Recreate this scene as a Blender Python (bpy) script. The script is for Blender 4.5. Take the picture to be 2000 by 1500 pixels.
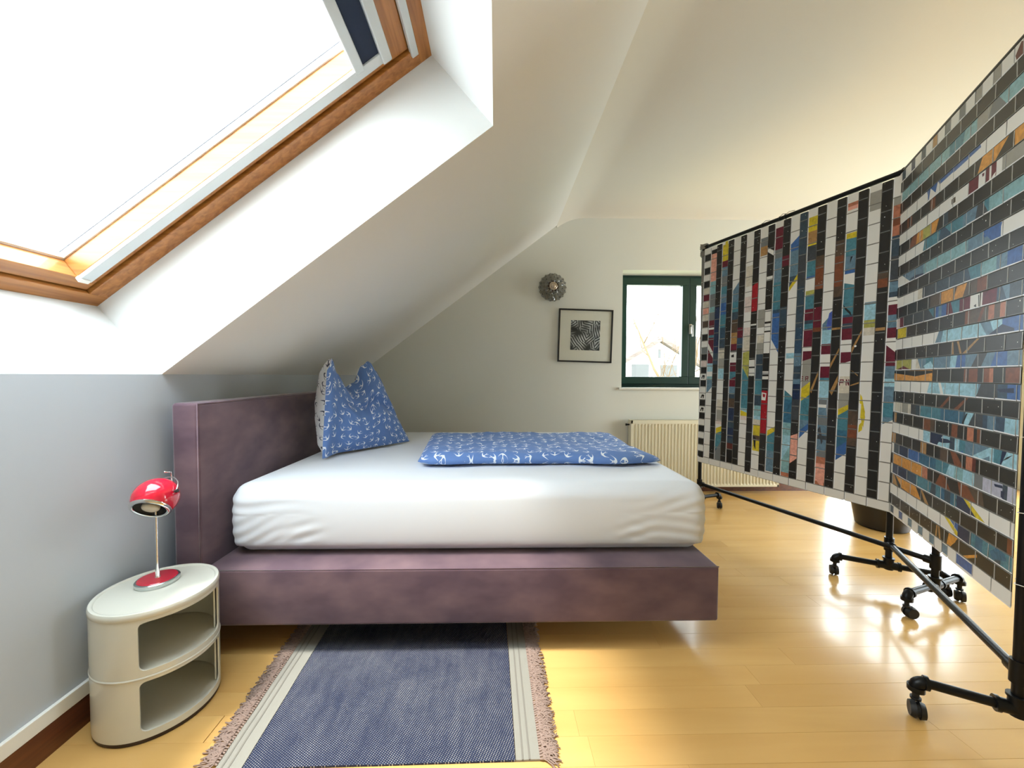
import bpy, bmesh, math, random
from mathutils import Vector, Matrix
random.seed(7)
scene = bpy.context.scene
COL = scene.collection
PI = math.pi
for o in list(bpy.data.objects): bpy.data.objects.remove(o)

# ------------------------------------------------------------------ camera
EYE = 1.13
cam_d = bpy.data.cameras.new('camera'); cam = bpy.data.objects.new('camera', cam_d); COL.objects.link(cam)
F, YAW, PITCH, ROLL = 747.83, -0.0220, -0.0320, 0.0036
cam_d.sensor_width = 36.0; cam_d.lens = F/2000*36
cam_d.shift_x = (1000-984.92)/2000; cam_d.shift_y = (757.38-750)/2000
cam_d.clip_start = 0.02; cam_d.clip_end = 300
fwd = Vector((-math.sin(YAW)*math.cos(PITCH), math.cos(YAW)*math.cos(PITCH), math.sin(PITCH)))
rt = Vector((math.cos(YAW), math.sin(YAW), 0)); up = rt.cross(fwd)
r2 = rt*math.cos(ROLL)+up*math.sin(ROLL); u2 = -rt*math.sin(ROLL)+up*math.cos(ROLL)
cam.matrix_world = Matrix(((r2.x, u2.x, -fwd.x, 0), (r2.y, u2.y, -fwd.y, 0), (r2.z, u2.z, -fwd.z, EYE), (0, 0, 0, 1)))
scene.camera = cam

# ------------------------------------------------------------------ sky, sun, exposure
w = bpy.data.worlds.new('sky'); scene.world = w; w.use_nodes = True
wn = w.node_tree.nodes; wl = w.node_tree.links
bg = wn['Background']; tc = wn.new('ShaderNodeTexCoord'); sx = wn.new('ShaderNodeSeparateXYZ'); mr = wn.new('ShaderNodeMapRange')
cr = wn.new('ShaderNodeMix'); cr.data_type = 'RGBA'
wl.new(tc.outputs['Generated'], sx.inputs[0]); wl.new(sx.outputs['Z'], mr.inputs['Value'])
mr.inputs['From Min'].default_value = 0.0; mr.inputs['From Max'].default_value = 1.0
wl.new(mr.outputs[0], cr.inputs[0])
cr.inputs[6].default_value = (0.90, 0.97, 1.0, 1); cr.inputs[7].default_value = (0.80, 0.91, 1.0, 1)
wl.new(cr.outputs[2], bg.inputs['Color']); bg.inputs['Strength'].default_value = 11.0
sun_d = bpy.data.lights.new('sun', 'SUN'); sun_d.energy = 5.0; sun_d.angle = math.radians(9); sun_d.color = (1, 0.97, 0.92)
sun = bpy.data.objects.new('sun', sun_d); COL.objects.link(sun)
sd = Vector((0.42, 0.16, -1.0))
sun.rotation_euler = sd.to_track_quat('-Z', 'Y').to_euler(); sun.location = (-6, -2, 12)
vs = scene.view_settings; vs.view_transform = 'Standard'; vs.look = 'None'; vs.gamma = 1; vs.use_curve_mapping = False; vs.exposure = 0.33
def portal(name, mat4, sx_, sy_):
    d = bpy.data.lights.new(name, 'AREA'); d.shape = 'RECTANGLE'; d.size = sx_; d.size_y = sy_
    d.cycles.is_portal = True
    o = bpy.data.objects.new(name, d); COL.objects.link(o); o.matrix_world = mat4
    return o

# ------------------------------------------------------------------ helpers
def lin(c):
    return tuple((x/255/12.92 if x/255 <= .04045 else ((x/255+.055)/1.055)**2.4) for x in c)
MATS = {}
def mat(name, rgb=None, rough=.5, metal=0, bump=None, spec=None, var=None, clear=0, sheen=0, trans=0):
    if name in MATS: return MATS[name]
    m = bpy.data.materials.new(name); m.use_nodes = True; N = m.node_tree.nodes; L = m.node_tree.links
    b = N['Principled BSDF']
    if rgb is not None: b.inputs['Base Color'].default_value = (*lin(rgb), 1)
    b.inputs['Roughness'].default_value = rough; b.inputs['Metallic'].default_value = metal
    if spec is not None: b.inputs['Specular IOR Level'].default_value = spec
    b.inputs['Coat Weight'].default_value = clear
    b.inputs['Sheen Weight'].default_value = sheen; b.inputs['Sheen Roughness'].default_value = .4
    b.inputs['Transmission Weight'].default_value = trans
    if bump or var:
        t = N.new('ShaderNodeTexCoord')
    if bump:     # (scale, strength, distance)
        n = N.new('ShaderNodeTexNoise'); n.inputs['Scale'].default_value = bump[0]; n.inputs['Detail'].default_value = 5
        L.new(t.outputs['Object'], n.inputs['Vector'])
        bp = N.new('ShaderNodeBump'); bp.inputs['Strength'].default_value = bump[1]; bp.inputs['Distance'].default_value = bump[2] if len(bump) > 2 else .002
        L.new(n.outputs[0], bp.inputs['Height']); L.new(bp.outputs[0], b.inputs['Normal'])
    if var:      # (scale, rgb2, contrast)
        n = N.new('ShaderNodeTexNoise'); n.inputs['Scale'].default_value = var[0]; n.inputs['Detail'].default_value = 4
        L.new(t.outputs['Object'], n.inputs['Vector'])
        r = N.new('ShaderNodeMapRange'); r.inputs['From Min'].default_value = .5-var[2]; r.inputs['From Max'].default_value = .5+var[2]
        L.new(n.outputs[0], r.inputs['Value'])
        x = N.new('ShaderNodeMix'); x.data_type = 'RGBA'; x.inputs[6].default_value = (*lin(rgb), 1); x.inputs[7].default_value = (*lin(var[1]), 1)
        L.new(r.outputs[0], x.inputs[0]); L.new(x.outputs[2], b.inputs['Base Color'])
    MATS[name] = m
    return m
def wood_mat(name, c1, c2, axis_scale, rough=.35, coat=.3, per_obj=.0, bump=.15, spots=0):
    if name in MATS: return MATS[name]
    m = mat(name, c1, rough); N = m.node_tree.nodes; L = m.node_tree.links; b = N['Principled BSDF']
    b.inputs['Coat Weight'].default_value = coat; b.inputs['Coat Roughness'].default_value = .12
    t = N.new('ShaderNodeTexCoord'); oi = N.new('ShaderNodeObjectInfo')
    mp = N.new('ShaderNodeMapping'); mp.inputs['Scale'].default_value = axis_scale
    ad = N.new('ShaderNodeVectorMath'); ad.operation = 'ADD'
    sc = N.new('ShaderNodeVectorMath'); sc.operation = 'SCALE'; sc.inputs[0].default_value = (37, 19, 53)
    L.new(oi.outputs['Random'], sc.inputs['Scale'])
    L.new(t.outputs['Object'], ad.inputs[0]); L.new(sc.outputs[0], ad.inputs[1]); L.new(ad.outputs[0], mp.inputs[0])
    n = N.new('ShaderNodeTexNoise'); n.inputs['Scale'].default_value = 1; n.inputs['Detail'].default_value = 6; n.inputs['Distortion'].default_value = .4
    L.new(mp.outputs[0], n.inputs['Vector'])
    mr_ = N.new('ShaderNodeMapRange'); mr_.inputs['From Min'].default_value = .3; mr_.inputs['From Max'].default_value = .7
    L.new(n.outputs[0], mr_.inputs['Value'])
    x = N.new('ShaderNodeMix'); x.data_type = 'RGBA'; x.inputs[6].default_value = (*lin(c1), 1); x.inputs[7].default_value = (*lin(c2), 1)
    L.new(mr_.outputs[0], x.inputs[0]); out = x.outputs[2]
    if per_obj:
        h = N.new('ShaderNodeHueSaturation'); q = N.new('ShaderNodeMapRange'); q.inputs['To Min'].default_value = 1-per_obj; q.inputs['To Max'].default_value = 1+per_obj*.7
        L.new(oi.outputs['Random'], q.inputs['Value']); L.new(q.outputs[0], h.inputs['Value']); L.new(out, h.inputs['Color']); out = h.outputs[0]
    L.new(out, b.inputs['Base Color'])
    bp = N.new('ShaderNodeBump'); bp.inputs['Strength'].default_value = bump; bp.inputs['Distance'].default_value = .0006
    L.new(n.outputs[0], bp.inputs['Height']); L.new(bp.outputs[0], b.inputs['Normal'])
    return m

def tag(o, label=None, cat=None, group=None, kind=None):
    if label: o['label'] = label
    if cat: o['category'] = cat
    if group: o['group'] = group
    if kind: o['kind'] = kind
    return o
def empty(name, loc=(0, 0, 0), rz=0, label=None, cat=None, group=None):
    o = bpy.data.objects.new(name, None); COL.objects.link(o); o.location = loc; o.rotation_euler = (0, 0, rz); o.empty_display_size = .1
    return tag(o, label, cat, group)
def obj(name, bm, m, parent=None, smooth=False, loc=None, label=None, kind=None):
    me = bpy.data.meshes.new(name); bm.normal_update(); bm.to_mesh(me); bm.free()
    for x in (m if isinstance(m, (list, tuple)) else [m]): me.materials.append(x)
    if smooth:
        for p in me.polygons: p.use_smooth = True
        if smooth != True: me.set_sharp_from_angle(angle=math.radians(smooth))
    o = bpy.data.objects.new(name, me); COL.objects.link(o)
    if parent: o.parent = parent
    if loc: o.location = loc
    if label: o['label'] = label
    if kind: o['kind'] = kind
    return o
def struct(name, bm, m, smooth=False, parent=None):
    o = obj(name, bm, m, parent, smooth)
    if not parent: o['kind'] = 'structure'
    return o
def NB(): return bmesh.new()
def quad(bm, pts):
    return bm.faces.new([bm.verts.new(p) for p in pts])
def box(bm, a, b, bev=0, xf=None):
    x0, y0, z0 = a; x1, y1, z1 = b
    co = [(x, y, z) for z in (z0, z1) for y in (y0, y1) for x in (x0, x1)]
    vs_ = [bm.verts.new(xf(Vector(c)) if xf else c) for c in co]
    fs = [bm.faces.new([vs_[i] for i in f]) for f in ((0, 2, 3, 1), (4, 5, 7, 6), (0, 1, 5, 4), (2, 6, 7, 3), (0, 4, 6, 2), (1, 3, 7, 5))]
    if bev:
        es = list({e for f in fs for e in f.edges})
        bmesh.ops.bevel(bm, geom=es, offset=bev, segments=2, affect='EDGES', profile=.5)
    return bm
def cyl(bm, a, b, r, n=14, r1=None, cap=True):
    a = Vector(a); b = Vector(b); d = (b-a).normalized()
    q = d.orthogonal().normalized(); s = d.cross(q); r1 = r if r1 is None else r1
    A = [bm.verts.new(a+(q*math.cos(t)+s*math.sin(t))*r) for t in [2*PI*i/n for i in range(n)]]
    B = [bm.verts.new(b+(q*math.cos(t)+s*math.sin(t))*r1) for t in [2*PI*i/n for i in range(n)]]
    for i in range(n): bm.faces.new((A[i], A[(i+1) % n], B[(i+1) % n], B[i]))
    if cap: bm.faces.new(A[::-1]); bm.faces.new(B)
    return bm
def tube(bm, pts, r, n=8, rs=None):
    pts = [Vector(p) for p in pts]; rings = []; q = None
    for i, p in enumerate(pts):
        d = (pts[min(i+1, len(pts)-1)]-pts[max(i-1, 0)]).normalized()
        q = d.orthogonal().normalized() if q is None else (q-d*q.dot(d)).normalized()
        s = d.cross(q); rr = rs[i] if rs else r
        rings.append([bm.verts.new(p+(q*math.cos(2*PI*k/n)+s*math.sin(2*PI*k/n))*rr) for k in range(n)])
    for A, B in zip(rings, rings[1:]):
        for k in range(n): bm.faces.new((A[k], A[(k+1) % n], B[(k+1) % n], B[k]))
    bm.faces.new(rings[0][::-1]); bm.faces.new(rings[-1])
    return bm
def lathe(bm, prof, n=32, xf=None, close=False):
    rings = []
    for r, z in prof:
        if r < 1e-6: rings.append([bm.verts.new(xf(Vector((0, 0, z))) if xf else (0, 0, z))])
        else:
            rings.append([bm.verts.new(xf(Vector((r*math.cos(2*PI*k/n), r*math.sin(2*PI*k/n), z))) if xf else (r*math.cos(2*PI*k/n), r*math.sin(2*PI*k/n), z)) for k in range(n)])
    prs = list(zip(rings, rings[1:]))
    if close: prs.append((rings[-1], rings[0]))
    for A, B in prs:
        for k in range(n):
            a0, a1 = A[k % len(A)], A[(k+1) % len(A)]; b0, b1 = B[k % len(B)], B[(k+1) % len(B)]
            vv = []
            for v in (a0, a1, b1, b0):
                if v not in vv: vv.append(v)
            if len(vv) > 2: bm.faces.new(vv)
    return bm
def rbox(bm, c, s, r, n=(10, 10, 4), m=4, fn=None, uvl=None):
    """box with rounded edges, centre c, half sizes s, radius r; fn displaces"""
    ax = []
    for k in range(3):
        L = [-s[k]+r*i/m for i in range(m)]+[-s[k]+r+(2*s[k]-2*r)*i/n[k] for i in range(n[k]+1)]+[s[k]-r+r*(i+1)/m for i in range(m)]
        ax.append(L)
    V = {}
    NX = [len(a)-1 for a in ax]
    def vert(i, j, k):
        if (i, j, k) not in V:
            p = Vector((ax[0][i], ax[1][j], ax[2][k])); q = Vector([max(-s[t]+r, min(s[t]-r, p[t])) for t in range(3)])
            d = p-q
            if d.length > 1e-9: p = q+d.normalized()*r
            nrm = d.normalized() if d.length > 1e-9 else Vector((0, 0, 1))
            p = fn(p, nrm) if fn else p
            V[(i, j, k)] = bm.verts.new(p+Vector(c))
        return V[(i, j, k)]
    for a_ in range(3):
        b_, c_ = (a_+1) % 3, (a_+2) % 3
        for side in (0, NX[a_]):
            for j in range(NX[b_]):
                for k in range(NX[c_]):
                    def idx(jj, kk):
                        t = [0, 0, 0]; t[a_] = side; t[b_] = jj; t[c_] = kk; return tuple(t)
                    f = [vert(*idx(j, k)), vert(*idx(j+1, k)), vert(*idx(j+1, k+1)), vert(*idx(j, k+1))]
                    if side == 0: f.reverse()
                    bm.faces.new(f)
    return bm
def dup_tree(o, parent=None):
    c = o.copy(); COL.objects.link(c); c.parent = parent
    for ch in list(o.children): dup_tree(ch, c)
    return c

# ------------------------------------------------------------------ materials
PLASTER = mat('plaster_white', (220, 219, 208), .9, bump=(260, .12, .001))
SLOPE = mat('plaster_slope', (238, 236, 230), .9, bump=(200, .08, .001))
REVEAL = mat('plaster_reveal', (222, 226, 226), .85)
PINE = wood_mat('varnished_pine', (188, 126, 62), (146, 88, 36), (3, 60, 60), .35, .35, 0, .2)
PINE2 = wood_mat('varnished_pine_cross', (190, 128, 64), (146, 88, 36), (60, 3, 60), .35, .35, 0, .2)
DARKW = wood_mat('dark_skirting', (112, 58, 28), (76, 36, 16), (30, 2, 60), .4, .3)
FLOORW = wood_mat('maple_parquet', (220, 176, 108), (210, 164, 96), (1.2, 9, 8), .25, .4, .03, .05)
GREEN = mat('green_window_paint', (16, 52, 42), .35)
ALU = mat('white_aluminium', (205, 210, 212), .4, .2)
WHITEP = mat('white_paint', (232, 230, 222), .45)
BLACKM = mat('black_steel', (26, 27, 28), .38, .6, bump=(90, .25, .0008))
BLACKR = mat('black_rubber', (18, 18, 19), .55)
CHROME = mat('chrome', (225, 225, 225), .08, 1)
STEEL = mat('brushed_steel', (170, 170, 165), .3, 1)
TAPE = mat('grey_tape', (128, 124, 118), .8, bump=(60, .4, .002))
def glass_mat():
    m = bpy.data.materials.new('window_glass'); m.use_nodes = True; N = m.node_tree.nodes; L = m.node_tree.links
    N.remove(N['Principled BSDF']); t = N.new('ShaderNodeBsdfTransparent'); g = N.new('ShaderNodeBsdfGlossy'); g.inputs['Roughness'].default_value = .02
    t.inputs[0].default_value = (.96, .98, .97, 1)
    mx = N.new('ShaderNodeMixShader'); lw = N.new('ShaderNodeLayerWeight'); pw_ = N.new('ShaderNodeMath'); pw_.operation = 'POWER'; pw_.inputs[1].default_value = 5; L.new(lw.outputs['Facing'], pw_.inputs[0])
    fm = N.new('ShaderNodeMath'); fm.operation = 'MULTIPLY_ADD'; fm.inputs[1].default_value = .6; fm.inputs[2].default_value = .035; L.new(pw_.outputs[0], fm.inputs[0]); L.new(fm.outputs[0], mx.inputs[0]); L.new(t.outputs[0], mx.inputs[1]); L.new(g.outputs[0], mx.inputs[2]); L.new(mx.outputs[0], N['Material Output'].inputs[0])
    return m
GLASS = glass_mat()

# ------------------------------------------------------------------ room shell
XK = -1.3285; YB = 3.7026; YF = -2.6; XR = 5.25; ZC = 2.665; TH = math.radians(37.0)
CT, ST = math.cos(TH), math.sin(TH)
def RP(u, v, n): return Vector((XK+u*CT-n*ST, v, EYE+u*ST+n*CT))   # roof frame: along slope, along Y, outward
# floor slab
bm = NB(); box(bm, (XK-.05, YF, -.2), (XR, YB+.02, -.006)); floor = struct('floor', bm, mat('screed', (150, 120, 80), .8))
# planks
RW = .0937; PL = 1.16; Y0 = 1.16-RW*4
def plank_mesh(name, w_, l_, t_=.012, c=.0004):
    b = NB(); x0, x1, y0, y1 = -l_/2+.00015, l_/2-.00015, -w_/2+.00015, w_/2-.00015
    lo = [b.verts.new(p) for p in ((x0, y0, -t_+.006), (x1, y0, -t_+.006), (x1, y1, -t_+.006), (x0, y1, -t_+.006))]
    md = [b.verts.new(p) for p in ((x0, y0, -c), (x1, y0, -c), (x1, y1, -c), (x0, y1, -c))]
    tp = [b.verts.new(p) for p in ((x0+c, y0+c, 0), (x1-c, y0+c, 0), (x1-c, y1-c, 0), (x0+c, y1-c, 0))]
    for A, B in ((lo, md), (md, tp)):
        for i in range(4): b.faces.new((A[i], A[(i+1) % 4], B[(i+1) % 4], B[i]))
    b.faces.new(tp); b.faces.new(lo[::-1])
    me = bpy.data.meshes.new(name); b.to_mesh(me); b.free(); me.materials.append(FLOORW)
    return me
PM = {}
rng = random.Random(3)
stuffbm = NB(); nplank = 0
k = 0
y = Y0+RW*0.5
rows = []
while y-RW/2 < YB: rows.append((y, True)); y += RW
y = Y0-RW*0.5
while y+RW/2 > YF: rows.append((y, False)); y -= RW
for yy, vis in rows:
    x = XK-rng.random()*PL
    while x < XR:
        a, b_ = max(x, XK), min(x+PL, XR); x += PL
        if b_-a < .02: continue
        l_ = round(b_-a, 2)
        if vis and a < 3.9 and nplank < 298:
            key = l_ if abs(l_-PL) > .01 else PL
            if key not in PM: PM[key] = plank_mesh('plank', RW, key)
            o = bpy.data.objects.new('plank', PM[key]); COL.objects.link(o); o.parent = floor; o.location = ((a+b_)/2, yy, 0); nplank += 1
        else:
            box(stuffbm, (a+.0003, yy-RW/2+.0003, -.006), (b_-.0003, yy+RW/2-.0003, 0))
obj('floorboards', stuffbm, FLOORW, floor, kind='stuff')

def wall_xz(name, y0, y1, x0, x1, z0, z1, holes, m, rev=None):
    """wall in the XZ plane between y0 (room side) and y1, with rectangular holes (x0,x1,z0,z1)"""
    b = NB(); xs = sorted({x0, x1, *[h[0] for h in holes], *[h[1] for h in holes]}); zs = sorted({z0, z1, *[h[2] for h in holes], *[h[3] for h in holes]})
    for i in range(len(xs)-1):
        for j in range(len(zs)-1):
            cx, cz = (xs[i]+xs[i+1])/2, (zs[j]+zs[j+1])/2
            if any(h[0] < cx < h[1] and h[2] < cz < h[3] for h in holes): continue
            for yy in (y0, y1): quad(b, [(xs[i], yy, zs[j]), (xs[i+1], yy, zs[j]), (xs[i+1], yy, zs[j+1]), (xs[i], yy, zs[j+1])])
    for h in holes:
        a, c, d, e = h
        for P, Q in (((a, d), (c, d)), ((c, d), (c, e)), ((c, e), (a, e)), ((a, e), (a, d))):
            quad(b, [(P[0], y0, P[1]), (Q[0], y0, Q[1]), (Q[0], y1, Q[1]), (P[0], y1, P[1])])
    for P, Q in (((x0, z0), (x1, z0)), ((x1, z0), (x1, z1)), ((x1, z1), (x0, z1)), ((x0, z1), (x0, z0))):
        quad(b, [(P[0], y0, P[1]), (Q[0], y0, Q[1]), (Q[0], y1, Q[1]), (P[0], y1, P[1])])
    return b
WX0, WX1, WZ0, WZ1 = 1.222, 2.53, 1.018, 2.153
DX0, DX1, DZ1 = 3.3, 5.1, 2.12
b = wall_xz('wall_back', YB, YB+.36, XK-.3, XR+.2, -.2, ZC+.3, [(WX0, WX1, WZ0, WZ1), (DX0, DX1, .02, DZ1)], PLASTER)
pn = Vector((-ST, 0, CT))
bmesh.ops.bisect_plane(b, geom=b.verts[:]+b.edges[:]+b.faces[:], plane_co=RP(0, 0, .2), plane_no=pn, clear_outer=True)
struct('wall_back', b, PLASTER)
b = wall_xz('wall_front', YF-.2, YF, XK-.3, XR+.2, -.2, ZC+.3, [], PLASTER)
bmesh.ops.bisect_plane(b, geom=b.verts[:]+b.edges[:]+b.faces[:], plane_co=RP(0, 0, .2), plane_no=pn, clear_outer=True)
struct('wall_front', b, PLASTER)
# right wall with a big window
b = wall_xz('wall_right', 0, .3, YF, YB+.2, -.2, ZC+.3, [(.3, 3.1, .35, 2.2)], PLASTER)
bmesh.ops.transform(b, matrix=Matrix(((0, 1, 0, XR), (1, 0, 0, 0), (0, 0, 1, 0), (0, 0, 0, 1))), verts=b.verts)
struct('wall_right', b, PLASTER)
# knee wall
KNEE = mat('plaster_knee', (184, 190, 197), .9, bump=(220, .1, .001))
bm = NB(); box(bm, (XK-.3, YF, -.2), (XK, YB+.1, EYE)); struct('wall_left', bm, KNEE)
# slope with opening, flat ceiling joined by a rounded crease
UO, VO0, VO1, DEP = 1.646, .42, 1.5526, .36
UL = (ZC-EYE)/ST
bm = NB()
us = [-.0, 0, UO, UL-.16]; vsx = [YF, VO0, VO1, YB+.02]
us = [0, UO, UL-.16]
for i in range(2):
    for j in range(3):
        if i == 0 and j == 1: continue
        for n_ in (0, .22):
            quad(bm, [RP(us[i], vsx[j], n_), RP(us[i+1], vsx[j], n_), RP(us[i+1], vsx[j+1], n_), RP(us[i], vsx[j+1], n_)])
for e in bm.verts: pass
struct('ceiling_slope', bm, SLOPE)
prof = []
c0 = RP(UL-.16, 0, 0); cx = XK+UL*CT
P0 = Vector((c0.x, c0.z)); P1_ = Vector((cx, ZC)); P2_ = Vector((cx+.16, ZC))
for i in range(13):
    t = i/12; q = P0*(1-t)**2+P1_*2*t*(1-t)+P2_*t*t; prof.append(q)
prof.append(Vector((XR+.1, ZC)))
bm = NB()
for yy in (0,):
    A = [bm.verts.new((p.x, YF, p.y)) for p in prof]; B = [bm.verts.new((p.x, YB-.03, p.y)) for p in prof]; C_ = [bm.verts.new((p.x, YB+.01, p.y-.03)) for p in prof]
    for i in range(len(prof)-1):
        bm.faces.new((A[i], A[i+1], B[i+1], B[i])); bm.faces.new((B[i], B[i+1], C_[i+1], C_[i]))
bm2 = bm
struct('ceiling', bm2, mat('ceiling_paint', (226, 220, 206), .9, bump=(150, .15, .0015)), smooth=40)
bm = NB(); box(bm, (cx-.2, YF, ZC+.06), (XR+.2, YB+.2, ZC+.2)); struct('trim_roof_deck', bm, PLASTER)
# skylight tunnel
SU0, SU1 = -.033, 1.613
bm = NB()
for j, v in enumerate((VO0, VO1)): quad(bm, [RP(0, v, 0), RP(UO, v, 0), RP(SU1, v, DEP), RP(SU0, v, DEP)])
quad(bm, [RP(0, VO0, 0), RP(0, VO1, 0), RP(SU0, VO1, DEP), RP(SU0, VO0, DEP)])
quad(bm, [RP(UO, VO0, 0), RP(UO, VO1, 0), RP(SU1, VO1, DEP), RP(SU1, VO0, DEP)])
struct('trim_skylight_reveal', bm, REVEAL)
# skirting
bm = NB(); box(bm, (XK, YF, 0), (XK+.011, YB, .092)); struct('baseboard_left', bm, DARKW)
bm = NB(); box(bm, (XK+.011, YB-.012, 0), (DX0-.02, YB, .08)); struct('baseboard_back', bm, DARKW)
bm = NB(); box(bm, (XK, YF, .094), (XK+.013, 2.2, .139), .002); struct('trim_1', bm, WHITEP)

# ------------------------------------------------------------------ skylight window
sk = empty('window_2', RP(.8, 1.0, .4)); sk['kind'] = 'structure'
def rbx(name, u0, u1, v0, v1, n0, n1, m, parent=sk, bev=.002, smooth=False):
    b = NB(); box(b, (u0, v0, n0), (u1, v1, n1), bev, xf=lambda c: RP(c.x, c.y, c.z)-sk.location)
    return obj(name, b, m, parent)
FV0, FV1 = VO0, VO1
D = DEP
rbx('frame', SU0-.04, SU0+.055, FV0-.04, FV1+.04, D-.001, D+.11, PINE2)
rbx('frame', SU1-.052, SU1+.04, FV0-.04, FV1+.04, D-.001, D+.11, PINE2)
rbx('frame', SU0+.055, SU1-.052, FV1-.07, FV1+.04, D-.001, D+.11, PINE)
rbx('frame', SU0+.055, SU1-.052, FV0-.04, FV0+.07, D-.001, D+.11, PINE)
# dark seal in the gap
g = .006
rbx('seal', SU0+.055, SU0+.061, FV0+.07, FV1-.07, D+.02, D+.1, BLACKR, bev=0); rbx('seal', SU0+.061, SU1-.058, FV1-.077, FV1-.07, D+.02, D+.1, BLACKR, bev=0)
ss = empty('sash', (0, 0, 0)); ss.parent = sk
s0, s1, t0, t1 = SU0+.061, SU1-.085, FV0+.077, FV1-.077
def sbx(name, *a, **k_): return rbx(name, *a, parent=ss, **k_)
sbx('sash_rail', s0, s0+.052, t0, t1, D+.012, D+.085, PINE2)
sbx('sash_rail', s1-.078, s1, t0, t1, D+.012, D+.085, PINE2)
rbx('leak_filler', SU1-.086, SU1-.05, FV0+.07, FV1-.07, D+.022, D+.11, PINE2)  # wood block added behind the vent flap to close a light leak
sbx('sash_stile', s0+.052, s1-.078, t1-.072, t1, D+.012, D+.085, PINE)
sbx('sash_stile', s0+.052, s1-.078, t0, t0+.072, D+.012, D+.085, PINE)
sbx('spacer', s0+.05, s1-.07, t1-.078, t1-.06, D+.085, D+.11, WHITEP, bev=0)
sbx('spacer', s0+.044, s0+.062, t0+.05, t1-.05, D+.085, D+.11, WHITEP, bev=0)
sbx('gasket', s0+.05, s1-.07, t1-.081, t1-.078, D+.108, D+.112, mat('grey_gasket', (95, 100, 115), .6), bev=0)
b = NB(); quad(b, [RP(s0+.04, t0+.06, D+.1)-sk.location, RP(s1-.06, t0+.06, D+.1)-sk.location, RP(s1-.06, t1-.06, D+.1)-sk.location, RP(s0+.04, t1-.06, D+.1)-sk.location])
obj('pane', b, GLASS, ss)
rbx('vent_flap', SU1-.085, SU1-.056, FV0+.09, FV1-.055, D-.012, D+.01, ALU, bev=.003)
# roller blind in the top of the sash
bl = empty('roller_blind', (0, 0, 0)); bl.parent = sk
def bbx(name, *a, **k_): return rbx(name, *a, parent=bl, **k_)
uB = s1-.078
bbx('side_rail', s0+.05, uB, t1-.072, t1-.030, D-.002, D+.012, ALU); bbx('side_rail', s0+.05, uB, t0+.030, t0+.072, D-.002, D+.012, ALU)
bbx('cassette', uB-.037, uB+.002, t0+.03, t1-.03, D-.01, D+.03, ALU, bev=.004)
bbx('blind_cloth', uB-.108, uB-.034, t0+.07, t1-.07, D+.004, D+.007, mat('navy_blind', (26, 40, 66), .8), bev=0)
bbx('pull_bar', uB-.145, uB-.108, t0+.055, t1-.055, D-.004, D+.016, ALU, bev=.004)
rbx('rail_end', s0+.045, s0+.06, t1-.074, t1-.040, D-.008, D+.012, WHITEP)

# ------------------------------------------------------------------ back window
wn_ = empty('window_1', (WX0, YB+.19, WZ0)); wn_['kind'] = 'structure'
def wbx(name, a, b_, m=GREEN, parent=wn_, bev=.004):
    b = NB(); o_ = wn_.location; box(b, tuple(Vector(a)-o_), tuple(Vector(b_)-o_), bev); return obj(name, b, m, parent)
Y1W, Y2W = YB+.19, YB+.25
FX0, FX1, FZ0, FZ1 = WX0-.01, WX1+.01, WZ0-.005, WZ1+.005
wbx('frame', (FX0, Y1W+.01, FZ0), (FX1, Y2W+.02, FZ0+.06)); wbx('frame', (FX0, Y1W+.01, FZ1-.05), (FX1, Y2W+.02, FZ1))
wbx('frame', (FX0, Y1W+.01, FZ0), (FX0+.055, Y2W+.02, FZ1)); wbx('frame', (FX1-.055, Y1W+.01, FZ0), (FX1, Y2W+.02, FZ1))
def sash(x0, x1):
    s = empty('sash', (0, 0, 0)); s.parent = wn_
    a, c = Y1W-.012, Y1W+.05
    z0, z1 = FZ0+.035, FZ1-.03
    wbx('sash_rail', (x0, a, z0), (x1, c, z0+.075), parent=s); wbx('sash_rail', (x0, a, z1-.075), (x1, c, z1), parent=s)
    wbx('sash_stile', (x0, a, z0+.075), (x0+.07, c, z1-.075), parent=s); wbx('sash_stile', (x1-.07, a, z0+.075), (x1, c, z1-.075), parent=s)
    b = NB(); o_ = wn_.location; quad(b, [Vector(p)-o_ for p in ((x0+.06, Y1W+.02, z0+.06), (x1-.06, Y1W+.02, z0+.06), (x1-.06, Y1W+.02, z1-.06), (x0+.06, Y1W+.02, z1-.06))])
    obj('pane', b, GLASS, s)
    return s
sash(FX0+.045, 1.968); sash(1.972, FX1-.045)
b = NB(); o_ = wn_.location
box(b, tuple(Vector((1.965, Y1W-.02, 1.56))-o_), tuple(Vector((1.997, Y1W-.012, 1.66))-o_), .003)
cyl(b, Vector((1.981, Y1W-.012, 1.64))-o_, Vector((1.981, Y1W-.055, 1.64))-o_, .008); 
tube(b, [Vector((1.981, Y1W-.055, 1.645))-o_, Vector((1.983, Y1W-.058, 1.6))-o_, Vector((1.984, Y1W-.056, 1.53))-o_], .009)
obj('handle', b, STEEL, wn_, smooth=50)
bm = NB(); box(bm, (WX0-.03, YB-.03, WZ0-.022), (WX1+.03, Y1W+.01, WZ0), .004); struct('trim_2', bm, mat('sill_stone', (224, 220, 208), .4))

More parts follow.
